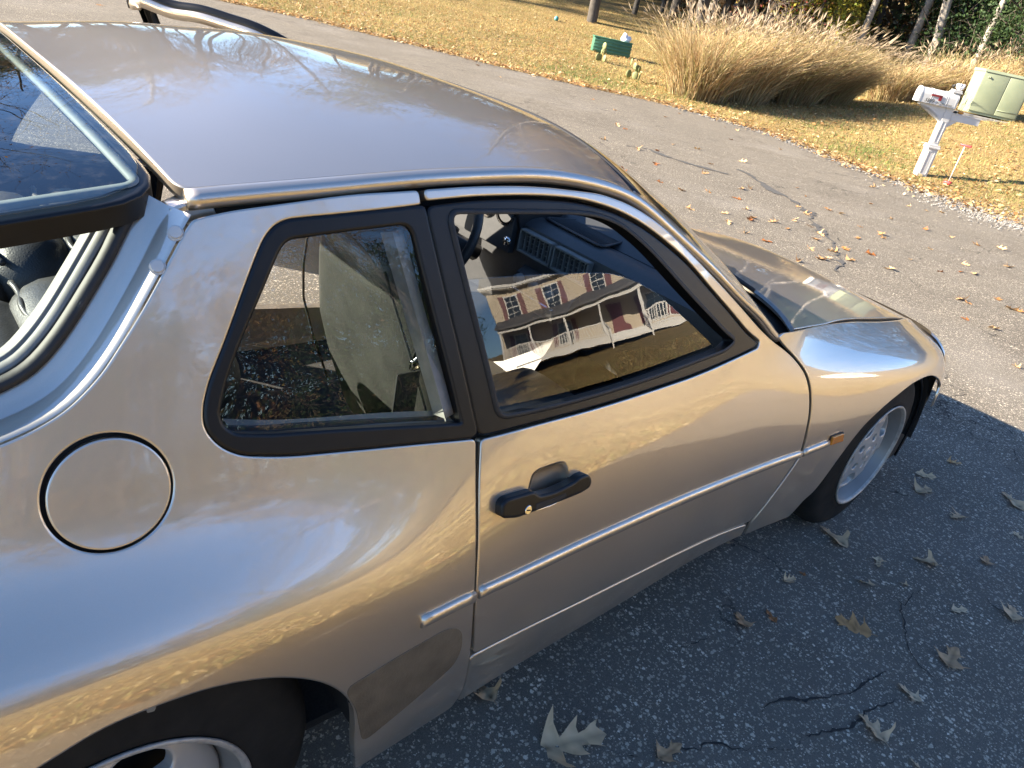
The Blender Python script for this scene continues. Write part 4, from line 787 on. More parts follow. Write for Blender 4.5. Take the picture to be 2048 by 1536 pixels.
M['blade'] = vcol('grass_blade', .7, .3); M['leafc'] = vcol('leaf', .6, .3); M['oak'] = vcol('oak_leaf', .6, .12); M['bark'] = textured('bark', (.13, .115, .10), (.34, .31, .27), 5, .9, .6, .02, 6, co=(1, 1, .35))
M['darkbark'] = textured('dark_bark', (.035, .03, .026), (.10, .088, .075), 5, .9, .6, .02, 6, co=(1, 1, .35)); M['twig'] = textured('twig', (.06, .048, .04), (.13, .105, .085), 9, .9)

# ---------------------------------------------------------------- ground, road
def axis(lo, a, b, hi, fine, grow=1.18):
    x = list(np.arange(a, b, fine)); s = fine
    while x[-1] < hi: s *= grow; x.append(x[-1]+s)
    s = fine; l = [a]
    while l[0] > lo: s *= grow; l.insert(0, l[0]-s)
    return np.array(l[:-1]+x)
def gridmesh(X, Y, Z):
    n, m = X.shape; V = np.stack([X, Y, Z], -1).reshape(-1, 3); i = np.arange(n-1)[:, None]; j = np.arange(m-1)[None]
    return mesh(V, np.stack([i*m+j, (i+1)*m+j, (i+1)*m+j+1, i*m+j+1], -1).reshape(-1, 4))
gx = axis(-250, -8, 26, 420, .3); gy = axis(-300, -26, 24, 420, .35); GX, GY = np.meshgrid(gx, gy, indexing='ij')
GZ = ground_z(GX, GY); GZ = np.where((GX < edge_x(GY)-.35) & (GY > near_edge(GX)+.4) & (GX > -24) & (GY < 45), GZ-.05, GZ)
GZ = np.minimum(GZ, 14+0*GZ)
link('ground', gridmesh(GX, GY, GZ), M['lawn'], kind='structure')
ry = axis(-4.2, -4.2, 24, 46, .22); t = np.concatenate([[0], np.linspace(.03, 1, 60)]); RX = np.zeros((len(t), len(ry))); RY = np.zeros_like(RX)
nzr = np.convolve(rng.normal(0, 1, len(ry)+8), np.ones(4)/4, 'same')[4:-4]
for k, y in enumerate(ry):
    e = edge_x(y)+.06*nzr[k]; RX[:, k] = -24+(e+24)*t**.75; RY[:, k] = y
NE = near_edge(RX)+.05*np.convolve(rng.normal(0, 1, len(t)), np.ones(3)/3, 'same')[:, None]; RY = np.where(RY < -1, -1+(RY+1)*(-1-NE)/3.2, RY)
link('driveway', gridmesh(RX, RY, ground_z(RX, RY)+.004), M['asphalt'], kind='structure')
# dark tar line and hairline cracks as thin sheets on the asphalt
def ribbon(P, w, name, m, dz=.009, jit=.3, step=.035, wob=.0):
    P = resample(np.column_stack([P, np.zeros(len(P))]), step)[:, :2]; T = np.gradient(P, axis=0); T /= np.linalg.norm(T, axis=1, keepdims=True); N = np.stack([-T[:, 1], T[:, 0]], 1)
    w = np.interp(np.linspace(0, 1, len(P)), np.linspace(0, 1, len(w)), w); n = len(P)
    walk = np.cumsum(rng.normal(0, wob, n)); walk -= np.linspace(0, walk[-1], n); P = P+N*(walk+rng.normal(0, wob*.8, n))[:, None]
    w = w*np.clip(.55+.8*np.sin(np.cumsum(rng.normal(0, .5, n)))+rng.normal(0, .3, n), .08, 1.6) if wob else w
    a = P+N*(w*(.5+jit*rng.random(n)))[:, None]; b = P-N*(w*(.5+jit*rng.random(n)))[:, None]
    V = np.concatenate([a, b]); V = np.column_stack([V, ground_z(V[:, 0], V[:, 1])+dz]); i = np.arange(n-1)
    return link(name, mesh(V, np.stack([i, i+n, i+n+1, i+1], 1)), m, bpy.data.objects['driveway'])
M['crackm'] = mat('crack_shade', (.024, .021, .018), .95)
M['tar'] = textured('old_tar', (.05, .048, .046), (.085, .082, .078), 40, .85, .3)
TAR_A = np.array([(6.034,3.818),(5.961,3.568),(5.651,3.071),(5.471,2.686),(5.116,2.226),(4.673,1.801),(4.261,1.459),(3.889,1.22),(3.384,0.989)]); TAR_B = np.array([(4.963,4.824),(5.278,4.666),(5.264,4.274),(5.375,3.919),(5.525,3.607)])
CRACKS = [([(-1.063,-0.833),(-1.033,-0.862),(-0.948,-0.886),(-0.871,-0.9),(-0.813,-0.913)], [0.002, 0.004, 0.002]), ([(-0.195,-1.138),(-0.288,-1.186),(-0.371,-1.229),(-0.41,-1.27),(-0.423,-1.304),(-0.43,-1.348)], [0.003, 0.006, 0.004, 0.003]), ([(-0.059,-1.149),(-0.138,-1.147),(-0.202,-1.147),(-0.185,-1.098),(-0.187,-1.066)], [0.002, 0.003, 0.001]), ([(-1.002,-1.122),(-0.926,-1.135),(-0.868,-1.158),(-0.78,-1.199),(-0.701,-1.218),(-0.618,-1.223),(-0.545,-1.247)], [0.004, 0.01, 0.006, 0.012, 0.003]), ([(-1.29,-1.056),(-1.255,-1.087),(-1.185,-1.11),(-1.142,-1.153),(-1.08,-1.185),(-1.017,-1.219),(-0.977,-1.207),(-0.902,-1.238),(-0.815,-1.262),(-0.749,-1.263),(-0.673,-1.29),(-0.602,-1.315)], [0.003, 0.008, 0.004, 0.012, 0.006, 0.014, 0.005, 0.003]), ([(0.144,-1.273),(0.116,-1.323),(0.121,-1.377)], [0.002, 0.004, 0.002]), ([(-1.431,-0.989),(-1.398,-1.022),(-1.323,-1.051)], [0.002, 0.006, 0.002])]

ribbon(TAR_A, [.04, .07, .10, .15, .22, .20, .10], 'tar_seam', M['tar'], jit=.5, step=.06, wob=.012); ribbon(TAR_B, [.03, .07, .07, .06, .03], 'tar_seam', M['tar'], jit=.5, step=.06, wob=.012)
for P_, w in CRACKS: ribbon(np.array(P_), np.array(w)*.5, 'crack', M['crackm'], .0065, .4, .011, .0022)
# ---------------------------------------------------------------- grass and leaf litter
def blades(x, y, h, w, lean, col, bend=.5, z=None, name='grass', m='blade', label=None, seg=1):
    n = len(x); a = rng.uniform(0, 2*np.pi, n); z = ground_z(x, y)-.01 if z is None else z
    b = np.stack([x, y, z], 1); d = np.stack([np.cos(a), np.sin(a), 0*a], 1); p = np.stack([-np.sin(a), np.cos(a), 0*a], 1)
    tip = b+d*(lean*h)[:, None]+np.stack([0*h, 0*h, h], 1)
    V = np.stack([b-p*w[:, None]/2, b+p*w[:, None]/2, tip], 1).reshape(-1, 3); C = np.repeat(col, 3, 0)
    return mesh(V, np.arange(3*n).reshape(-1, 3), None, False, C)
def straw(n, x, y, green):
    pal = np.array([(.56, .44, .19), (.49, .36, .14), (.66, .53, .28), (.40, .28, .11), (.40, .37, .13)]); c = pal[rng.integers(0, 5, n)]*rng.uniform(.75, 1.2, (n, 1))*(.86+.16*np.sin(x*.9+2*np.sin(y*.6))*np.sin(y*1.1+x*.4)+.10*np.sin(x*3.1+y*1.7))[:, None]; dead = rng.random(n) < .16+.14*np.sin(x*.7-y*.9); c[dead] *= np.array([.70, .55, .45])
    g = rng.random(n) < green; c[g] = np.array([(.10, .16, .04)])*rng.uniform(.7, 1.5, (g.sum(), 1)); return c
def patch(x, y):
    v = np.sin(x*1.3+1.7*np.sin(y*.8))+np.sin(y*1.9-x*.7)+.7*np.sin(x*2.9+y*2.3); return np.clip(.12+.16*v, .02, .55)
n = 330000; u = rng.random(n); r_ = 8.+24*u**.85; az = np.radians(rng.uniform(2, 90, n))
bx = CAM_POS[0]+r_*np.cos(az); by = CAM_POS[1]+r_*np.sin(az); k = bx > edge_x(by)+.05+rng.random(n)*.25; bx, by = bx[k], by[k]; n = len(bx); s = bx-edge_x(by)
gr = patch(bx, by)*np.clip(s*.8, .25, 1)*np.where(s > 7, .3, 1)*1.0; gr += .6*np.exp(-((bx-11.2)**2+(by-4.6)**2)/.8)+.6*np.exp(-((bx-10.4)**2+(by-9.7)**2)/1.2)+.5*np.exp(-((bx-11.3)**2+(by-2.6)**2)/.7)+.4*np.exp(-((bx-9.6)**2+(by-11)**2)/1.5)+.35*np.exp(-((bx-12.2)**2+(by-6.3)**2)/.6)
hh = rng.uniform(.03, .085, n)*(1+.6*np.exp(-((bx-11.)**2+(by-4.7)**2)/.3))
link('lawn_grass', blades(bx, by, hh, rng.uniform(.006, .014, n), rng.uniform(.2, 1.6, n), straw(n, bx, by, gr)), M['blade'], kind='stuff', label='dry straw coloured lawn grass with green patches beyond the road', category='grass') if False else None
go = link('lawn_grass', blades(bx, by, hh, rng.uniform(.006, .014, n), rng.uniform(.2, 1.6, n), straw(n, bx, by, gr)), M['blade'], kind='stuff')
tag(go, 'dry straw coloured lawn grass with green patches beyond the road', 'grass')
# coarse grass on the house side, seen in the paintwork
n = 90000; bx = rng.uniform(-10, 16, n); by = near_edge(bx)+.05-18*rng.random(n)**1.7
g2 = link('house_lawn_grass', blades(bx, by, rng.uniform(.04, .1, n), rng.uniform(.015, .03, n), rng.uniform(.3, 1.6, n), straw(n, bx, by, .08)), M['blade'], kind='stuff'); tag(g2, 'dry brown lawn grass between the driveway and the house', 'grass')
LEAFPAL = np.array([(.42, .28, .13), (.50, .36, .18), (.34, .18, .07), (.58, .46, .28), (.42, .22, .09), (.30, .19, .10)])
def litter(x, y, size, z=None):
    n = len(x); a = rng.uniform(0, 2*np.pi, n); d = np.stack([np.cos(a), np.sin(a), rng.normal(0, .25, n)], 1)*size[:, None]; p = np.stack([-np.sin(a), np.cos(a), rng.normal(0, .35, n)], 1)*size[:, None]*.5
    b = np.stack([x, y, (ground_z(x, y) if z is None else z)+.012+.25*size*rng.random(n)], 1); up = np.array([0, 0, 1])*size[:, None]*.25
    V = np.stack([b-d*.5, b+p*.5+up*rng.random((n, 1)), b+d*.5+up*rng.random((n, 1)), b-p*.5+up*rng.random((n, 1))], 1).reshape(-1, 3)
    c = LEAFPAL[rng.integers(0, 6, n)]*rng.uniform(.75, 1.25, (n, 1)); return mesh(V, np.arange(4*n).reshape(-1, 4), None, False, np.repeat(c, 4, 0))
n = 5200; y = rng.uniform(-1, 19, n); off = rng.normal(.12, .20, n); x = edge_x(y)+off*np.where(y < 3.5, 1.6, 1); lx = [x]; ly = [y]
n = 15000; y = rng.uniform(-2, 26, n); x = edge_x(y)+rng.uniform(0, 16, n)*rng.random(n)**.6; lx.append(x); ly.append(y)
n = 11000; x = rng.uniform(-9, 16, n); y = near_edge(x)+.1-17*rng.random(n)**1.8; lx.append(x); ly.append(y)
lx = np.concatenate(lx); ly = np.concatenate(ly); lo = link('leaf_litter', litter(lx, ly, rng.uniform(.04, .10, len(lx))), M['leafc'], kind='stuff'); tag(lo, 'brown fallen leaves drifted along the road edge and over the lawn', 'leaves')
n = 5000; x = np.concatenate([rng.normal(9.3, .45, n//2), edge_x(yy := rng.uniform(1.0, 8, n//2))+rng.normal(-.05, .12, n//2)]); y = np.concatenate([rng.normal(1.6, .6, n//2), yy]); s = rng.uniform(.010, .032, n); V = []
oc = np.array([[1, 0, 0], [0, 1, 0], [-1, 0, 0], [0, -1, 0], [0, 0, .8], [0, 0, -.8]]); R = rng.normal(0, 1, (n, 3)); B = np.stack([x, y, ground_z(x, y)+s*.25], 1)
V = (B[:, None]+oc[None]*s[:, None, None]*rng.uniform(.5, 1, (n, 6, 1))).reshape(-1, 3); F = np.array([[0, 1, 4], [1, 2, 4], [2, 3, 4], [3, 0, 4]]); F = (F[None]+6*np.arange(n)[:, None, None]).reshape(-1, 3)
c = np.array([(.19, .18, .165)])*rng.uniform(.6, 1.4, (n, 1)); gv = link('gravel', mesh(V, F, None, False, np.repeat(c, 6, 0)), vcol('gravel_stone', .9), kind='stuff'); tag(gv, 'loose grey gravel along the road shoulder', 'gravel')

# oak leaves lying on the asphalt
def oak_leaf(k):
    r2 = np.random.default_rng(100+k); lobes = 2 if k % 3 else 3; pts = [(0, .012)]; 
    for i in range(lobes):
        t = (i+.5)/lobes*.86; wid = (.17+.24*np.sin(np.pi*min(1, t*1.1+.2)))*r2.uniform(.75, 1.25); ad = .12*r2.uniform(.7, 1.3)
        pts += [(t-.36/lobes, .075+.04*r2.random()), (t-.06/lobes, wid*.55), (t+ad*.5, wid*.80), (t+ad*1.35, wid*1.02), (t+ad*1.0, wid*.62)]
    up = pts+[(.95, .05), (1.0, 0)]; dn = [(a+r2.normal(0, .012), -b*r2.uniform(.75, 1.15)) for a, b in up[:-1]][::-1]
    L = np.array([(-.16, .006)]+up+dn+[(-.16, -.006)]); gx_, gy_ = np.meshgrid(np.linspace(0, .95, 12), np.linspace(-.34, .34, 9), indexing='ij'); G = np.stack([gx_.ravel(), gy_.ravel()], 1); G = G[inside(G, [L])]
    V2 = np.concatenate([L, G]); nL = len(L); res = delaunay_2d_cdt([Vector(v) for v in V2], [(i, (i+1) % nL) for i in range(nL)], [], 0, 1e-6)
    vv = np.array([tuple(v) for v in res[0]]); ff = np.array([f for f in res[2] if len(f) == 3]); ff = ff[inside(vv[ff].mean(1), [L])]
    cu, tw, be = r2.uniform(.2, 1.3), r2.uniform(-.6, .6), r2.uniform(-.5, .6); z = .05+cu*vv[:, 1]**2*1.2+tw*vv[:, 0]*vv[:, 1]+be*.35*(vv[:, 0]-.5)**2+.02*np.sin(vv[:, 0]*17+vv[:, 1]*9)-.012*(np.abs(vv[:, 1]) < .02)
    z = z-z.min(); V = np.column_stack([vv[:, 0]-.45, vv[:, 1], z]); d = np.abs(vv[:, 1])
    base = [(.62, .43, .25), (.48, .29, .15), (.66, .48, .29), (.44, .24, .10), (.58, .40, .23), (.36, .15, .055)][k % 6]
    c = np.array([base])*(1-.3*(d < .015))[:, None]*r2.uniform(.8, 1.15, (len(V), 1)); c[r2.random(len(V)) < .06] *= .45
    return mesh(V, ff, None, True, c)
OAK = [oak_leaf(k) for k in range(6)]
for me in OAK: me.materials.append(M['oak'])
M['sunleaf'] = vcol('sun_toned_leaf', .7, .12); _q = NB(M['sunleaf']); _vc = [x for x in M['sunleaf'].node_tree.nodes if x.type == 'VERTEX_COLOR'][0]; _q.color(_q.mix(1., _vc.outputs[0], (.98, .86, .70), 'MULTIPLY'))  # copy for the road leaves, colour toned down against the full sun there
OAKSUN = [me.copy() for me in OAK]
for me in OAKSUN: me.materials.clear(); me.materials.append(M['sunleaf'])
NEARLAB = ['pale leaf tucked under the door sill ahead of the stone guard', 'long torn leaf touching the front tyre', 'star shaped pale leaf right of the front wheel', 'long curled leaf at the frame edge level with the wheel', 'tiny pale leaf below the long curled one at the edge', 'hollow pale leaf below the front tyre', 'narrow leaf lying between the hollow leaf and the edge', 'dark shrivelled leaf near the right edge', 'upright lobed leaf below the sill and front tyre', 'leaf scrap beside the upright lobed leaf', 'small pale lobed leaf on a crack', 'thin leaf sliver beside the small pale leaf', 'brown leaf folded like a tent in the open asphalt', 'rusty crescent leaf beside the tent shaped leaf', 'yellow brown leaf with three prongs on dark asphalt', 'rounded pale leaf above the long jagged leaf', 'broken leaf cut by the right edge of view', 'long jagged leaf standing right of the crack', 'pale triangular leaf between the two cracks', 'big pale leaf with its stem pointing down', 'brown leaf near the bottom edge right of the star leaf', 'largest star shaped leaf at the bottom near the sill', 'leaf half cut by the bottom edge', 'twisted leaf beside the stone guard', 'upright leaf next to the twisted leaf at the sill', 'curled pale leaf just beyond the front tyre', 'thin pale leaf under the curled one beyond the tyre']
SHAPE = [2, 4, 0, 4, 2, 2, 4, 1, 0, 5, 2, 4, 1, 5, 3, 2, 4, 1, 2, 0, 1, 0, 2, 1, 4, 2, 4]
for i, (x, y, l) in enumerate(NEAR_LEAVES):
    o = bpy.data.objects.new('oak_leaf', OAK[SHAPE[i]]); COL.objects.link(o); tag(o, NEARLAB[i], 'leaf', 'dead leaves near the car'); l = l*.95
    o.location = (x, y, float(ground_z(x, y))+.007); o.scale = (l, l*rng.uniform(.85, 1.25), l*rng.uniform(.6, 1.1)); o.rotation_euler = (rng.normal(0, .1), rng.normal(0, .1), rng.uniform(0, 6.28))
for i, (x, y, l) in enumerate(FAR_LEAVES):
    o = bpy.data.objects.new('fallen_leaf', OAKSUN[i % 6]); COL.objects.link(o); tag(o, 'small dry leaf lying on the sunlit road', 'leaf', 'dry leaves scattered over the sunlit road')
    o.location = (x, y, float(ground_z(x, y))+.006); o.scale = (l, l*rng.uniform(.7, 1.2), l*rng.uniform(.6, 1.6)); o.rotation_euler = (rng.normal(0, .2), rng.normal(0, .2), rng.uniform(0, 6.28))

# ---------------------------------------------------------------- mailbox
def gz(x, y): return float(ground_z(x, y))
mx_, my_ = 10.72, 3.42; mb_rz = math.radians(-45)
mail = empty('mailbox', (mx_, my_, gz(mx_, my_)-.03), mb_rz, label='white plastic mailbox on a panelled post beside the road', cat='mailbox')
def sp_(name, mb, m, parent, smooth=True, auto=None): return mb.build(name, m, parent, smooth, auto)
p = MB(); p.box((0, 0, .22), (.165, .165, .48), b=.006); p.box((0, 0, .475), (.20, .20, .03), b=.006); p.box((0, 0, .505), (.18, .18, .03), b=.004)
p.box((0, 0, .85), (.115, .115, .90), b=.004); p.box((0, 0, 1.315), (.15, .15, .02), b=.004); p.box((0, 0, 1.34), (.13, .13, .03), b=.006)
for s_ in (-1, 1):                                      # raised panel frames on the base and shaft
    for ax_ in (0, 1):
        for (z0, z1, h, wd) in ((.06, .42, .083, .10), (.56, .88, .058, .06)):
            for dz, sz, dx, sx in ((0, z1-z0, wd/2, .012), (0, z1-z0, -wd/2, .012), ((z1-z0)/2, .012, 0, wd), (-(z1-z0)/2, .012, 0, wd)):
                c = [dx, s_*h, (z0+z1)/2+dz]; d = [sx, .007, sz]
                if ax_: c = [c[1], c[0], c[2]]; d = [d[1], d[0], d[2]]
                p.box(c, d)
sp_('post', p, M['white'], mail, False)
ar = MB(); ar.add(*[q if i else q[:, [0, 1, 2]] for i, q in enumerate(prism([(-.06, .86), (-.06, 1.085), (-.48, 1.085), (-.48, 1.055), (-.32, 1.03), (-.18, .97), (-.11, .90)], -.05, .05))]); sp_('bracket', ar, M['white'], mail, False)
nh = MB(); nh.box((.29, 0, .965), (.46, .105, .10), b=.004); nh.box((.29, 0, 1.02), (.48, .12, .012)); nh.add(*prism([(.06, .80), (.06, .92), (.2, .92)], -.04, .04)); sp_('newspaper_arm', nh, M['white'], mail, False)
bx_ = MB(); th = np.linspace(0, np.pi, 15); cr = np.concatenate([[[-.10, 0]], np.stack([-.10*np.cos(th), .115+.10*np.sin(th)], 1), [[.10, 0]]])
def arch(x0, x1, k=1.): 
    n = len(cr); V = np.concatenate([np.column_stack([np.full(n, x), cr[:, 0]*k, 1.088+cr[:, 1]*k]) for x in (x0, x1)]); i = np.arange(n); j = (i+1) % n; t = np.arange(1, n-1)
    return V, np.stack([i, j, n+j, n+i], 1), np.concatenate([np.stack([0*t, t+1, t], 1), np.stack([0*t+n, n+t, n+t+1], 1)])
bx_.add(*arch(-.53, .05)); 
for q in (-.38, -.35, -.15, -.12, .02): bx_.add(*arch(q, q+.008, 1.02))
sp_('box', bx_, M['white'], mail, True, .5)
dr = MB(); dr.add(*arch(-.557, -.53, 1.04)); dr.box((-.565, 0, 1.2), (.016, .03, .02), b=.003); sp_('box_door', dr, M['white'], mail, True, .5)
fg = MB(); fg.box((-.30, -.106, 1.215), (.17, .006, .028)); fg.box((-.235, -.106, 1.19), (.045, .006, .075)); sp_('flag', fg, mat('maroon_flag', (.22, .02, .025), .5), mail, False)
def text(body, size, loc, rot, m, parent, name='lettering', shear=0.):
    cu = bpy.data.curves.new('t', 'FONT'); cu.body = body; cu.size = size; cu.shear = shear; cu.extrude = .0006; o = bpy.data.objects.new('t', cu); me = bpy.data.meshes.new_from_object(o); bpy.data.objects.remove(o)
    o = link(name, me, m, parent); o.location = loc; o.rotation_euler = rot; return o
M['ink'] = mat('black_ink', (.02, .02, .02), .6)
text('5899', .075, (-.46, -.1055, 1.105), (math.pi/2, 0, 0), M['ink'], mail, 'house_number', .25); text('Ivy Oak Court', .042, (-.27, -.1055, 1.108), (math.pi/2, 0, 0), M['ink'], mail, 'street_name', .45)
bw = MB(); b0 = np.array([0.03, 0, 1.345])
for a_ in np.linspace(0, 2*np.pi, 7)[:-1]:
    d_ = np.array([np.cos(a_), np.sin(a_), .55]); bw.tube([b0, b0+d_*.05+[0, 0, .02], b0+d_*.075+[0, 0, .05], b0+d_*.05+[0, 0, .07], b0+[0, 0, .03]], [.006, .016, .02, .014, .006], 6)
bow = sp_('white_bow', bw, mat('bow_fabric', (.78, .78, .80), .6), None); bow.location = (mx_, my_, gz(mx_, my_)-.03); bow.rotation_euler = (0, 0, mb_rz); tag(bow, 'white and black bow tied on top of the mailbox post', 'bow')
b2 = MB(); b2.tube([[-.03, .05, 1.35], [-.05, .07, 1.40], [-.02, .04, 1.43]], [.02, .03, .015], 7); sp_('dark_loop', b2, M['rubber'], bow)
pk = MB(); pk.lathe([(0, .0), (.03, .004), (.045, .02), (.045, .035), (.03, .05), (0, .052)], (.20, 0, 1.026), 14, 'z'); pko = sp_('orange_gourd', pk, mat('orange_gourd', (.62, .26, .05), .5), None); pko.location = mail.location; pko.rotation_euler = (0, 0, mb_rz); tag(pko, 'small orange gourd sitting on the newspaper arm of the mailbox', 'gourd')
pd = MB(); pd.lathe([(0, 0), (.025, .004), (.035, .02), (.02, .036), (0, .04)], (.12, 0, 1.026), 12, 'z'); pdo = sp_('dark_gourd', pd, mat('dark_gourd', (.03, .03, .02), .5), None); pdo.location = mail.location; pdo.rotation_euler = (0, 0, mb_rz); tag(pdo, 'small blackish gourd beside the orange one on the mailbox arm', 'gourd')
# stick with red cross handle
sx, sy = 10.62, 2.92; st = empty('ground_stake', (sx, sy, gz(sx, sy)), 0, label='thin white stake with red crossbar and red foot beside the mailbox', cat='stake')
a = MB(); a.tube([[0, 0, .04], [.0, 0, .60]], .0085, 8); a.tube([[0, 0, .30], [0, 0, .32]], .012, 8); sp_('shaft', a, M['white'], st)
a = MB(); a.box((0, -.01, .61), (.035, .17, .03), b=.006); sp_('crossbar', a, M['red'], st); a = MB(); a.box((0, 0, .03), (.10, .10, .045), b=.012); a.box((.03, .04, .02), (.08, .07, .03), b=.01); sp_('foot', a, M['red'], st)
# transformer cabinet on a concrete pad
M['sage'] = textured('sage_green_paint', (.22, .255, .165), (.27, .30, .20), 3, .5, .05)
ux, uy = 17.22, 5.0; urz = math.atan2(-.61, -.79)
ub = empty('utility_cabinet', (ux, uy, gz(ux-.3, uy-.2)+.02), urz, label='sage green steel transformer cabinet standing behind the mailbox', cat='utility box')
for q, (yc, w_) in enumerate(((.235, .46), (-.27, .55))):
    a = MB(); a.box((.36, yc, .50), (.03, w_-.012, .82), b=.008); sp_('front_panel', a, M['sage'], ub)
a = MB(); a.box((0, -.02, .47), (.70, 1.02, .86), b=.01); a.add(*prism([(-.37, .90), (.39, .90), (.37, .95), (-.37, .965)], -.545, .505)); sp_('case', a, M['sage'], ub, False)
a = MB(); a.box((.38, .235, .20), (.012, .44, .012)); a.lathe([(0, .006), (.018, .006), (.026, 0)], (.376, -.42, .80), 16, 'x'); a.box((.385, -.40, .80), (.02, .014, .035)); sp_('latch', a, M['sage'], ub)
pdm = textured('concrete', (.20, .195, .185), (.30, .29, .27), 12, .9, .3); a = MB(); a.box((0, -.02, -.06), (1.0, 1.9, .14), b=.012); pad = sp_('concrete_pad', a, pdm, None, False); pad.location = ub.location; pad.rotation_euler = (0, 0, urz); tag(pad, 'grey concrete slab under the sage green cabinet', 'pad')
# green ribbed box with a white bag on it
gx0, gy0 = 13.9, 13.75; gb = empty('green_bin', (gx0, gy0, gz(gx0, gy0)), math.radians(-128), label='low green ribbed plastic box on the grass left of the tall grass clump', cat='box')
M['green'] = textured('green_plastic', (.035, .125, .075), (.05, .16, .095), 8, .55)
a = MB(); a.box((0, 0, .18), (.42, 1.05, .36), b=.012); sp_('body', a, M['green'], gb)
for k in range(4):
    a = MB(); a.box((.216, 0, .06+k*.08), (.022, 1.02, .045), b=.008); sp_('rib', a, M['green'], gb); a = MB(); a.box((0, .53, .06+k*.08), (.40, .022, .045), b=.008); sp_('rib', a, M['green'], gb)
a = MB(); a.box((0, 0, .372), (.46, 1.09, .03), b=.008); sp_('lid', a, M['green'], gb)
bgv = MB(); th = np.linspace(0, 2*np.pi, 14, endpoint=False)
for sx_, sy_, sz_, o_ in ((.15, .13, .09, (0, .36, .44)), (.09, .07, .11, (.02, .30, .50)), (.07, .04, .07, (-.03, .44, .48))):
    bgv.lathe([(0.001, -sz_), (sx_*.8, -sz_*.7), (sx_, 0), (sx_*.6, sz_*.7), (.001, sz_)], o_, 12, 'z')
bgo = sp_('plastic_bag', bgv, mat('white_bag', (.75, .76, .78), .4), None, True)
for v in bgo.data.vertices: v.co += Vector((math.sin(v.co.y*90+v.co.z*50), math.sin(v.co.z*80), math.cos(v.co.x*100)))*.012
bgo.location = gb.location; bgo.rotation_euler = gb.rotation_euler; tag(bgo, 'crumpled white plastic bag lying on the green box', 'bag')
# prickly pear pads
M['cactus'] = textured('cactus_skin', (.13, .155, .06), (.21, .215, .085), 10, .6)
for cx, cy, lab in ((12.35, 12.6, 'yellow green prickly pear in front of the green box'), (11.5, 10.6, 'small dark prickly pear at the left foot of the tall grass')):
    cp = empty('prickly_pear', (cx, cy, gz(cx, cy)), rng.uniform(0, 3), label=lab, cat='cactus')
    for k in range(7):
        h0 = [0, 0, 0, .16, .2, .15, .28][k]; ox, oy = rng.normal(0, .10, 2); a = MB(); r0 = rng.uniform(.07, .10); tt = np.linspace(0, np.pi, 9); a.lathe(np.stack([r0*.75*np.sin(tt)+1e-4, h0+r0-r0*np.cos(tt)], 1), (0, 0, 0), 12, 'z'); a.V[0] = a.V[0]*[1, .28, 1]; c_, s_ = math.cos(k*1.3), math.sin(k*1.3)
        a.V[0] = a.V[0]@np.array([[c_, s_, 0], [-s_, c_, 0], [0, 0, 1]])+[ox, oy, 0]; sp_('pad', a, M['cactus'], cp)
a = MB(); tt = np.linspace(0, np.pi, 9); a.lathe(np.stack([.075*np.sin(tt)+1e-4, .07-.075*np.cos(tt)], 1), (0, 0, 0), 16, 'z'); bo = sp_('ball', a, mat('teal_plastic', (.08, .30, .30), .4), None); bo.location = (15.95, 18.35, gz(15.95, 18.35)); tag(bo, 'small teal ball lying on the leafy slope', 'ball')

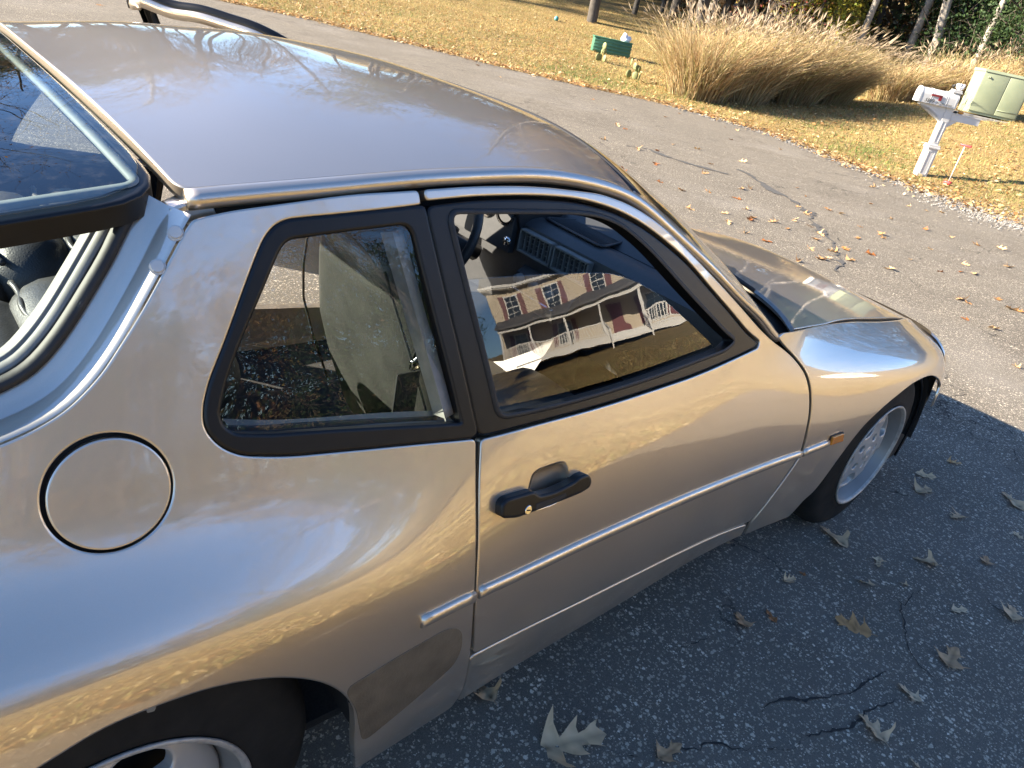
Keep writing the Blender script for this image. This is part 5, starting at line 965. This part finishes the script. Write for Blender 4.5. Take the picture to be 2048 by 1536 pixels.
# ---------------------------------------------------------------- tall ornamental grass
def tall_grass(cx, cy, rad, h, n, lab, seed, lean=(.0, 0.), rx=1., tone=1.):
    r2 = np.random.default_rng(seed); root = empty('ornamental_grass', (cx, cy, gz(cx, cy)-.03), 0, label=lab, cat='ornamental grass', group='tall ornamental grass clumps beyond the road')
    a = r2.uniform(0, 2*np.pi, n); r = rad*.62*np.sqrt(r2.random(n)); b = np.stack([r*np.cos(a)*rx, r*np.sin(a), 0*a], 1); H = h*np.where(r2.random(n) < .35, r2.uniform(.2, .7, n), r2.uniform(.6, 1.1, n))
    out = (r/rad*.75+r2.uniform(.02, .30, n))[:, None]*np.stack([np.cos(a)*rx**.5, np.sin(a), 0*a], 1)+np.array([*lean, 0])*r2.uniform(.2, 1.2, (n, 1))+r2.normal(0, .20, (n, 3))*[1, 1, 0]
    g0 = ground_z(cx+b[:, 0], cy+b[:, 1])-gz(cx, cy); b[:, 2] = g0; T = np.array([0, .3, .58, .82, 1.]); Pn = []
    for t in T: Pn.append(b+out*H[:, None]*(t**1.8)*.95+np.stack([0*H, 0*H, H*(t-.22*t**3*np.linalg.norm(out, axis=1)**.8)], 1))
    Pn = np.stack(Pn, 1); Pn[:, 1:] += r2.normal(0, 1, (n, 4, 3))*(H[:, None, None]*np.array([.02, .035, .05, .07])[None, :, None])*[1, 1, .6]; pa = r2.uniform(0, np.pi, n); side = np.stack([np.cos(pa), np.sin(pa), 0*pa], 1); w = r2.uniform(.008, .018, n)[:, None]*np.array([.8, 1, .9, .6, .1])[None]
    V = np.stack([Pn-side[:, None]*w[..., None]/2, Pn+side[:, None]*w[..., None]/2], 2).reshape(-1, 3); q = np.arange(4)*2; F = (np.stack([q, q+1, q+3, q+2], 1)[None]+10*np.arange(n)[:, None, None]).reshape(-1, 4)
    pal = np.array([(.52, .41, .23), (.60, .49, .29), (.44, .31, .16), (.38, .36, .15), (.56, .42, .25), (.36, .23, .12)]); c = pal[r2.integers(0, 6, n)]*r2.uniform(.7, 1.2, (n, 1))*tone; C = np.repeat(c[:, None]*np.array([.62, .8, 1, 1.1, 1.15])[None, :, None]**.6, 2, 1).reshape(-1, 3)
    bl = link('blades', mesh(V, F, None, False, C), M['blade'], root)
    # feathery seed heads
    k = np.argsort(-H*(1+.3*r2.random(n)))[:int(n*.06)]; top = Pn[k, -1]; d = Pn[k, -1]-Pn[k, -2]; d /= np.linalg.norm(d, axis=1, keepdims=True); m_ = len(k); Ls = r2.uniform(.14, .26, m_)
    Vs = []; Cs = []
    for s_ in range(3):
        pa = r2.uniform(0, np.pi, m_); sd = np.stack([np.cos(pa), np.sin(pa), 0*pa], 1)*r2.uniform(.007, .015, (m_, 1)); e = top+d*Ls[:, None]+r2.normal(0, .02, (m_, 3))+np.array([*lean, -.15])*.12
        Vs.append(np.stack([top, top+(e-top)*.45+sd, e, top+(e-top)*.45-sd], 1).reshape(-1, 3)); Cs.append(np.repeat(np.array([(.42, .335, .235)])*r2.uniform(.75, 1.15, (m_, 1)), 4, 0))
    Vs = np.concatenate(Vs); link('seed_heads', mesh(Vs, np.arange(len(Vs)).reshape(-1, 4), None, False, np.concatenate(Cs)), M['blade'], root)
    return root
tall_grass(11.75, 8.95, 1.05, 1.55, 4200, 'tall golden grass clump at the left end nearest the road', 11, (-.05, -.05))
tall_grass(13.0, 8.75, 1.1, 1.65, 4200, 'tall tan grass clump leaning right in the middle of the row', 12, (.06, -.12))
tall_grass(14.6, 8.5, 1.15, 1.75, 4400, 'tall arching grass clump with dark hollow at its foot', 13, (.10, -.22), 1., .85)
tall_grass(15.9, 8.35, 1.1, 1.5, 4000, 'tall feathery grass clump at the right end of the big mass', 14, (.12, -.28), 1., .85)
tall_grass(19.0, 8.0, 1.0, 1.1, 3200, 'lower tan grass clump behind the mailbox', 15, (.1, -.3))
tall_grass(21.0, 7.2, 1.3, 1.3, 3000, 'thin straw grass clump left of the utility cabinet', 16, (.1, -.2))
tall_grass(22.6, 6.0, 1.3, 1.3, 3000, 'thin straw grass clump behind the utility cabinet', 17, (.1, -.2))
tall_grass(23.6, 4.6, 1.3, 1.3, 2600, 'thin straw grass clump at the right edge behind the cabinet', 18, (.1, -.2))
# ---------------------------------------------------------------- trees
def grow(seed, h, r0, limbs, spread, up, lev=3, bare=True, first=.35, sub=(5, 4), crook=.05):
    r2 = np.random.default_rng(seed); segs = []; tips = []
    def branch(p, d, L, r, lv):
        n = [9, 5, 4, 3][3-lv] if lv <= 3 else 9; P = [p]; dd = d.copy()
        for i in range(n):
            dd = dd+r2.normal(0, crook*(1.2+(3-lv)*1.3), 3)+np.array([0, 0, up*(.05 if lv < 3 else .01)]); dd /= np.linalg.norm(dd); P.append(P[-1]+dd*L/n)
        P = np.array(P); R = r*np.linspace(1, .35 if lv > 0 else .2, n+1); segs.append((P, R, lv))
        if lv == 0: tips.append((P[-1], dd)); tips.append((P[1], dd)); return
        k = limbs if lv == 3 else sub[min(2-lv, len(sub)-1)]
        for i in range(k):
            t = first+(1-first)*(i+r2.random())/k if lv == 3 else .25+.75*(i+r2.random())/k
            f = t*n; a = int(min(f, n-1)); q = P[a]+(P[a+1]-P[a])*(f-a); ax_ = r2.normal(0, 1, 3); base = P[a+1]-P[a]; base /= np.linalg.norm(base); ax_ -= ax_@base*base; ax_ /= np.linalg.norm(ax_)
            nd = base*(1-spread)+ax_*spread+np.array([0, 0, up*.3]); nd /= np.linalg.norm(nd); branch(q, nd, L*(.42 if lv == 3 else .55)*r2.uniform(.6, 1.1)*(1.15-.5*t if lv == 3 else 1), r*(1-.65*t)*.5, lv-1)
    branch(np.zeros(3), np.array([0, 0, 1.]), h, r0, 3); return segs, tips
def tree_mesh(segs, levels):
    mb = MB()
    for P_, R_, lv in segs:
        if lv in levels: mb.tube(P_, np.maximum(R_, .006), 9 if lv == 3 else 4, cap=False)
    return mb.mesh()
def leaf_cards(tips, n, size, pal, seed, spread=.3, flat=0.):
    r2 = np.random.default_rng(seed); T = np.array([t[0] for t in tips]); k = r2.integers(0, len(T), n); c = T[k]+r2.normal(0, spread, (n, 3)); a = r2.normal(0, 1, (n, 3)); a /= np.linalg.norm(a, axis=1, keepdims=True); b = np.cross(a, r2.normal(0, 1, (n, 3))); b /= np.linalg.norm(b, axis=1, keepdims=True); s = (size*r2.uniform(.6, 1.3, n))[:, None]
    V = np.stack([c-a*s*.5, c+b*s*.28, c+a*s*.5, c-b*s*.28], 1).reshape(-1, 3); pal = np.array(pal); C = pal[r2.integers(0, len(pal), n)]*r2.uniform(.7, 1.25, (n, 1)); return mesh(V, np.arange(4*n).reshape(-1, 4), None, False, np.repeat(C, 4, 0))
KIND = {}
BROWN = [(.22, .11, .05), (.30, .17, .07), (.16, .09, .05)]; YEL = [(.30, .28, .04), (.38, .30, .05), (.20, .24, .04)]; GRN = [(.022, .048, .018), (.035, .065, .022), (.05, .08, .03)]; PIN = [(.045, .075, .028), (.07, .095, .03), (.10, .10, .04)]
def kind(name, seed, h, r0, limbs, spread, up, bark, leaves=None, **k):
    s, t = grow(seed, h, r0, limbs, spread, up, **k); tm = tree_mesh(s, (3,)); tm.materials.append(M[bark]); cm = tree_mesh(s, (2, 1, 0)); cm.materials.append(M['twig']); lm = None
    if leaves: lm = leaf_cards(t, leaves[0], leaves[1], leaves[2], seed, leaves[3]); lm.materials.append(M['leafc'])
    KIND[name] = (tm, cm, lm)
kind('pale', 1, 15, .13, 12, .55, .5, 'bark', (500, .12, BROWN, .25), first=.42); kind('pale2', 2, 17, .16, 11, .5, .6, 'bark', (350, .12, BROWN, .25), first=.45)
kind('dark', 3, 14, .12, 13, .6, .35, 'darkbark', (900, .12, BROWN, .3), first=.3); kind('dark2', 4, 16, .17, 14, .6, .4, 'darkbark', None, first=.3)
kind('bush', 5, 4.2, .05, 16, .75, .25, 'darkbark', (5200, .13, YEL, .22), first=.1); kind('evergreen', 6, 8, .12, 26, .85, .1, 'darkbark', (15000, .15, GRN, .28), first=.04)
kind('pine', 7, 13, .16, 20, .8, .1, 'bark', (12000, .20, PIN, .25), first=.25); kind('brownleaf', 8, 9, .14, 16, .7, .4, 'darkbark', (9000, .13, BROWN+[(.34, .24, .06), (.12, .13, .04)], .3), first=.15)
kind('redtwig', 9, 3.6, .035, 12, .6, .4, 'bark', (500, .09, [(.20, .05, .04), (.17, .06, .04)], .2), first=.15)
def tree(k, x, y, s, lab, group=None, rz=None, z=None, name='tree'):
    tm, cm, lm = KIND[k]; r = empty(name, (x, y, (gz(x, y) if z is None else z)-.05), rng.uniform(0, 6.28) if rz is None else rz, label=lab, cat='bush' if k in ('bush', 'redtwig') else 'tree', group=group); r.scale = (s, s, s)
    for nm, me in (('trunk', tm), ('crown', cm), ('leaves', lm)):
        if me: o = bpy.data.objects.new(nm, me); COL.objects.link(o); o.parent = r
    return r
def along(px, d):
    """point d metres from the camera below image column px at the top of the frame"""
    v = _f+_r*((px-1024)/1463.66)+_u*((768-60)/1463.66); a = math.atan2(v.y, v.x); return CAM_POS[0]+d*math.cos(a), CAM_POS[1]+d*math.sin(a)
IN_VIEW = [('pale', 1500, 30, .95, 'slim pale trunk rising from the left of the tall grass'), ('pale', 1535, 31, .85, 'second slim pale trunk beside the red twigs'), ('pale2', 1665, 30, 1.0, 'pale trunk behind the yellow green bush'),
 ('pale', 1730, 29, .9, 'speckled slim trunk right of the yellow green bush'), ('pale2', 1832, 30, .9, 'left of the pair of pale leaning trunks'), ('pale2', 1880, 29, .95, 'right of the pair of pale leaning trunks'),
 ('dark', 1765, 34, 1., 'dark trunk between the speckled trunk and the pale pair'), ('pine', 1985, 33, .8, 'pine with green needles at the right edge'), ('pale', 1975, 27, .8, 'pale trunk among evergreen leaves near the right edge'), ('dark2', 1180, 28.5, 1.1, 'thick trunk standing alone on the leafy slope'),
 ('evergreen', 1945, 30, .75, 'dark glossy evergreen right of the pale trunks'), ('evergreen', 2030, 29, .7, 'dark evergreen at the right edge behind the cabinet'), ('evergreen', 2075, 27, .7, 'dark evergreen just beyond the right edge of the frame'),
 ('bush', 1625, 29, .95, 'yellow green leafy bush behind the tall grass'), ('bush', 1690, 33, .8, 'smaller yellow bush behind the pale trunk'), ('redtwig', 1530, 27, 1., 'sapling with a few red leaves above the grass')]
for k_, px_, d_, s_, lab_ in IN_VIEW:
    x_, y_ = along(px_, d_); tree(k_, x_, y_, s_, lab_, 'trees along the wood edge' if k_ not in ('bush', 'redtwig', 'evergreen') else None, name={'bush': 'leafy_bush', 'redtwig': 'sapling', 'evergreen': 'evergreen_tree', 'pine': 'pine_tree'}.get(k_, 'tree'))
# the wood behind
r3 = np.random.default_rng(21)
WOODLAB = {'dark': 'dark slim trunk standing inside the wood', 'dark2': 'thick dark trunk standing inside the wood', 'pale': 'pale trunk standing deep inside the wood', 'brownleaf': 'tree holding brown leaves inside the wood'}
for i in range(86):
    d_ = r3.uniform(32, 62) if i < 70 else r3.uniform(27.5, 34); px_ = r3.uniform(1250, 2250) if i < 70 else r3.uniform(1335, 1480); x_, y_ = along(px_, d_); k_ = ('dark', 'dark2', 'dark', 'pale', 'brownleaf')[r3.integers(0, 5)]
    tree(k_, x_, y_, r3.uniform(.75, 1.15), WOODLAB[k_], 'trees inside the wood beyond the road', name='forest_tree')
n = 60000; d_ = 27.5+42*r3.random(n)**1.1; a_ = r3.uniform(-.15, 1.02, n); x_ = CAM_POS[0]+d_*np.cos(a_); y_ = CAM_POS[1]+d_*np.sin(a_); z_ = np.minimum(ground_z(x_, y_), 14)+r3.random(n)**1.3*9.; s_ = r3.uniform(.18, .6, n)
keep = ((a_ < .60) & (d_ > 32)) | ((a_ >= .60) & (a_ < .685)) | ((a_ < .8) & (d_ > 40)) | (d_ > 50); x_, y_, z_, s_ = x_[keep], y_[keep], z_[keep], s_[keep]; n = len(x_)
A_ = r3.normal(0, 1, (n, 3)); A_ /= np.linalg.norm(A_, axis=1, keepdims=True); B_ = np.cross(A_, r3.normal(0, 1, (n, 3))); B_ /= np.linalg.norm(B_, axis=1, keepdims=True); C_ = np.stack([x_, y_, z_], 1); s_ = s_[:, None]
V_ = np.stack([C_-A_*s_*.5, C_+B_*s_*.22, C_+A_*s_*.5, C_-B_*s_*.22], 1).reshape(-1, 3); pal_ = np.array([(.05, .035, .022), (.075, .05, .025), (.03, .035, .016), (.10, .06, .025), (.04, .045, .02)])  # dark palette stands in for the shade inside the wood
tk = link('forest_thicket', mesh(V_, np.arange(4*n).reshape(-1, 4), None, False, np.repeat(pal_[r3.integers(0, 5, n)]*r3.uniform(.6, 1.3, (n, 1)), 4, 0)), M['leafc'], kind='stuff'); tag(tk, 'tangled undergrowth filling the wood, coloured dark for its shade', 'undergrowth')
# woods on the slope to the left and trees on the near side (they show in the roof, glass and paint)
for i in range(64):
    a_ = math.radians(r3.uniform(38, 93)); d_ = r3.uniform(36, 58); x_, y_ = CAM_POS[0]+d_*math.cos(a_), CAM_POS[1]+d_*math.sin(a_); k_ = ('dark', 'pale2', 'dark2', 'brownleaf', 'brownleaf', 'pine')[r3.integers(0, 6)]
    tree(k_, x_, y_, r3.uniform(.85, 1.4), {'dark': 'slim bare tree on the far slope', 'dark2': 'thick bare tree on the far slope', 'pale2': 'pale bare tree on the far slope', 'brownleaf': 'brown leaved tree on the far slope', 'pine': 'green pine on the far slope'}[k_], 'trees on the far slope', name='slope_tree')
for i in range(40):
    a_ = math.radians(r3.uniform(-112, -60)); d_ = r3.uniform(15, 34); x_, y_ = -2.2+d_*math.cos(a_), -.7+d_*math.sin(a_); k_ = ('dark', 'dark', 'evergreen', 'brownleaf', 'dark2', 'evergreen')[r3.integers(0, 6)]
    tree(k_, x_, y_, r3.uniform(.62, .85)*(.75 if d_ < 20 else 1), {'brownleaf': 'brown leaved tree on the near side lawn', 'dark': 'slim bare tree on the near side lawn', 'dark2': 'thick bare tree on the near side lawn', 'evergreen': 'dark evergreen on the near side lawn'}[k_], 'trees on the near side', name='yard_tree')
# ---------------------------------------------------------------- house with a porch on the near side of the driveway, mirrored in the glass
def siding():
    m = textured('tan_vinyl_siding', (.55, .46, .335), (.60, .51, .38), 2, .55); return m
M['siding'] = siding(); M['shingle'] = textured('grey_shingles', (.10, .10, .105), (.17, .165, .165), 30, .9, .4, .01); M['maroon'] = textured('maroon_shutter', (.13, .025, .03), (.17, .035, .04), 8, .5); M['pane'] = mat('window_pane', (.03, .035, .04), .05, 0, 0, .8); M['trim'] = mat('white_trim', (.72, .71, .68), .5); M['deck'] = mat('porch_boards', (.30, .27, .23), .7)
def house(cx, cy, rz, W, D, H1, lab, porch=True):
    h = empty('house', (cx, cy, gz(cx, cy)-.05), rz, label=lab, cat='house'); F = D/2
    w = MB(); nb = int(H1/.14)
    for k in range(nb):                                       # lapped boards all round
        z0, z1 = .35+k*(H1-.35)/nb, .35+(k+1)*(H1-.35)/nb
        for (sx_, sy_, L_, a_) in ((0, F, W, 0), (0, -F, W, 0), (W/2, 0, D, 1), (-W/2, 0, D, 1)):
            sg_ = np.sign(sx_+sy_); q0, q1 = .018, .002; V = [[-L_/2, q0, z0], [L_/2, q0, z0], [L_/2, q1, z1], [-L_/2, q1, z1], [L_/2, q0, z0], [-L_/2, q0, z0], [-L_/2, -.01, z0], [L_/2, -.01, z0]]
            V = np.array(V); V = np.column_stack([V[:, 0], sg_*(V[:, 1]+F), V[:, 2]]) if not a_ else np.column_stack([sg_*(V[:, 1]+W/2), V[:, 0], V[:, 2]]); w.add(V, [[0, 1, 2, 3], [4, 5, 6, 7]])
    w.box((0, 0, .2), (W-.04, D-.04, .4)); w.box((0, 0, H1/2), (W-.06, D-.06, H1-.02)); w.build('wall', M['siding'], h, False)
    r = MB(); oh = .45
    r.add(*[np.asarray(q)[:, [1, 0, 2]] if i == 0 else np.asarray(q)[:, ::-1] for i, q in enumerate(prism([(-F-oh, H1-.1), (F+oh, H1-.1), (F+oh, H1+.05), (0, H1+2.6), (-F-oh, H1+.05)], -W/2-.3, W/2+.3))]); r.build('roof', M['shingle'], h, False)
    g = MB(); g.box((0, F+oh+.06, H1), (W+.7, .12, .14)); g.box((0, F+.25, H1-.115), (W+.6, .55, .03)); g.build('gutter', M['trim'], h, False)
    def win(x, z, ww, hh, shut=True):
        f = MB()
        for dx, dz, sx_, sz_ in ((0, hh/2, ww+.16, .09), (0, -hh/2, ww+.18, .09), (ww/2, 0, .09, hh), (-ww/2, 0, .09, hh), (0, 0, ww, .06), (0, hh/4, .025, hh/2), (0, -hh/4, .025, hh/2), (0, hh/4, ww, .025), (0, -hh/4, ww, .025)): f.box((x+dx, F+.045, z+dz), (sx_, .07, sz_))
        fo = f.build('window', M['trim'], h, False); p_ = MB(); p_.box((x, F+.028, z), (ww, .02, hh)); p_.build('pane', M['pane'], fo, False)
        if shut:
            for s_ in (-1, 1):
                q = MB(); q.box((x+s_*(ww/2+.28), F+.04, z), (.40, .04, hh+.1))
                for k in range(14): q.box((x+s_*(ww/2+.28), F+.066, z-hh/2+.1+k*(hh-.1)/14), (.32, .014, .05))
                q.build('shutter', M['maroon'], h, False)
    for x in (-.36, -.12, .14, .38): win(x*W, H1-1.35, 1.0, 1.55)
    for x in (-.36, -.10, .36): win(x*W, 1.75, 1.0, 1.6)
    if porch:
        pz = .62; pp = MB(); pp.box((0, F+1.1, pz-.06), (W*.96, 2.2, .12)); pp.box((0, F+2.15, .30), (W*.96, .06, .50)); pp.build('porch_floor', M['trim'], h, False)
        pr_ = MB(); pr_.add(*[np.asarray(q)[:, [1, 0, 2]] if i == 0 else np.asarray(q)[:, ::-1] for i, q in enumerate(prism([(F+.02, 3.15), (F+2.5, 2.85), (F+2.5, 2.97), (F+.02, 3.75)], -W*.49, W*.49))]); pr_.build('porch_roof', M['shingle'], h, False)
        be = MB(); be.box((0, F+2.2, 2.75), (W*.96, .16, .24)); be.build('porch_beam', M['trim'], h, False)
        for x in np.linspace(-.47, .47, 6): q = MB(); q.box((x*W, F+2.15, (2.65+pz)/2), (.15, .15, 2.65-pz)); q.build('porch_post', M['trim'], h, False)
        for i in range(5):
            x0, x1 = (-.47+.188*i)*W, (-.47+.188*(i+1))*W
            if i == 3: continue
            q = MB(); q.box(((x0+x1)/2, F+2.15, pz+.92), (x1-x0-.15, .07, .07)); q.box(((x0+x1)/2, F+2.15, pz+.10), (x1-x0-.15, .05, .06))
            for x in np.arange(x0+.2, x1-.1, .14): q.box((x, F+2.15, pz+.5), (.045, .045, .8))
            q.build('railing', M['trim'], h, False)
        x0, x1 = (-.47+.188*3)*W, (-.47+.188*4)*W; q = MB()
        for k in range(4): q.box(((x0+x1)/2, F+2.3+k*.30, pz-.08-(k+.5)*.145), (x1-x0-.3, .32, .16))
        q.build('steps', M['trim'], h, False)
        for xx in (x0+.1, x1-.1):
            q = MB(); q.tube([[xx, F+2.15, pz+.92], [xx, F+3.4, pz+.32]], .04, 4); q.tube([[xx, F+2.15, pz+.12], [xx, F+3.4, pz-.45]], .03, 4); q.box((xx, F+3.4, .2), (.12, .12, 1.5))
            for k in range(8): t_ = (k+.5)/8; q.box((xx, F+2.2+t_*1.2, pz+.5-t_*.58), (.04, .04, .82))
            q.build('stair_rail', M['trim'], h, False)
        q = MB(); q.box(((x0+x1)/2, F+.04, pz+1.02), (.95, .05, 2.05)); q.build('front_door', M['maroon'], h, False)
    return h
house(23.5, -22.5, math.atan2(.72, .69), 13., 8., 5.7, 'tan two storey house with maroon shutters and white porch on the near side')
house(-6, 44, math.radians(178), 13., 9., 5.2, 'tan neighbouring house far down the road', False)
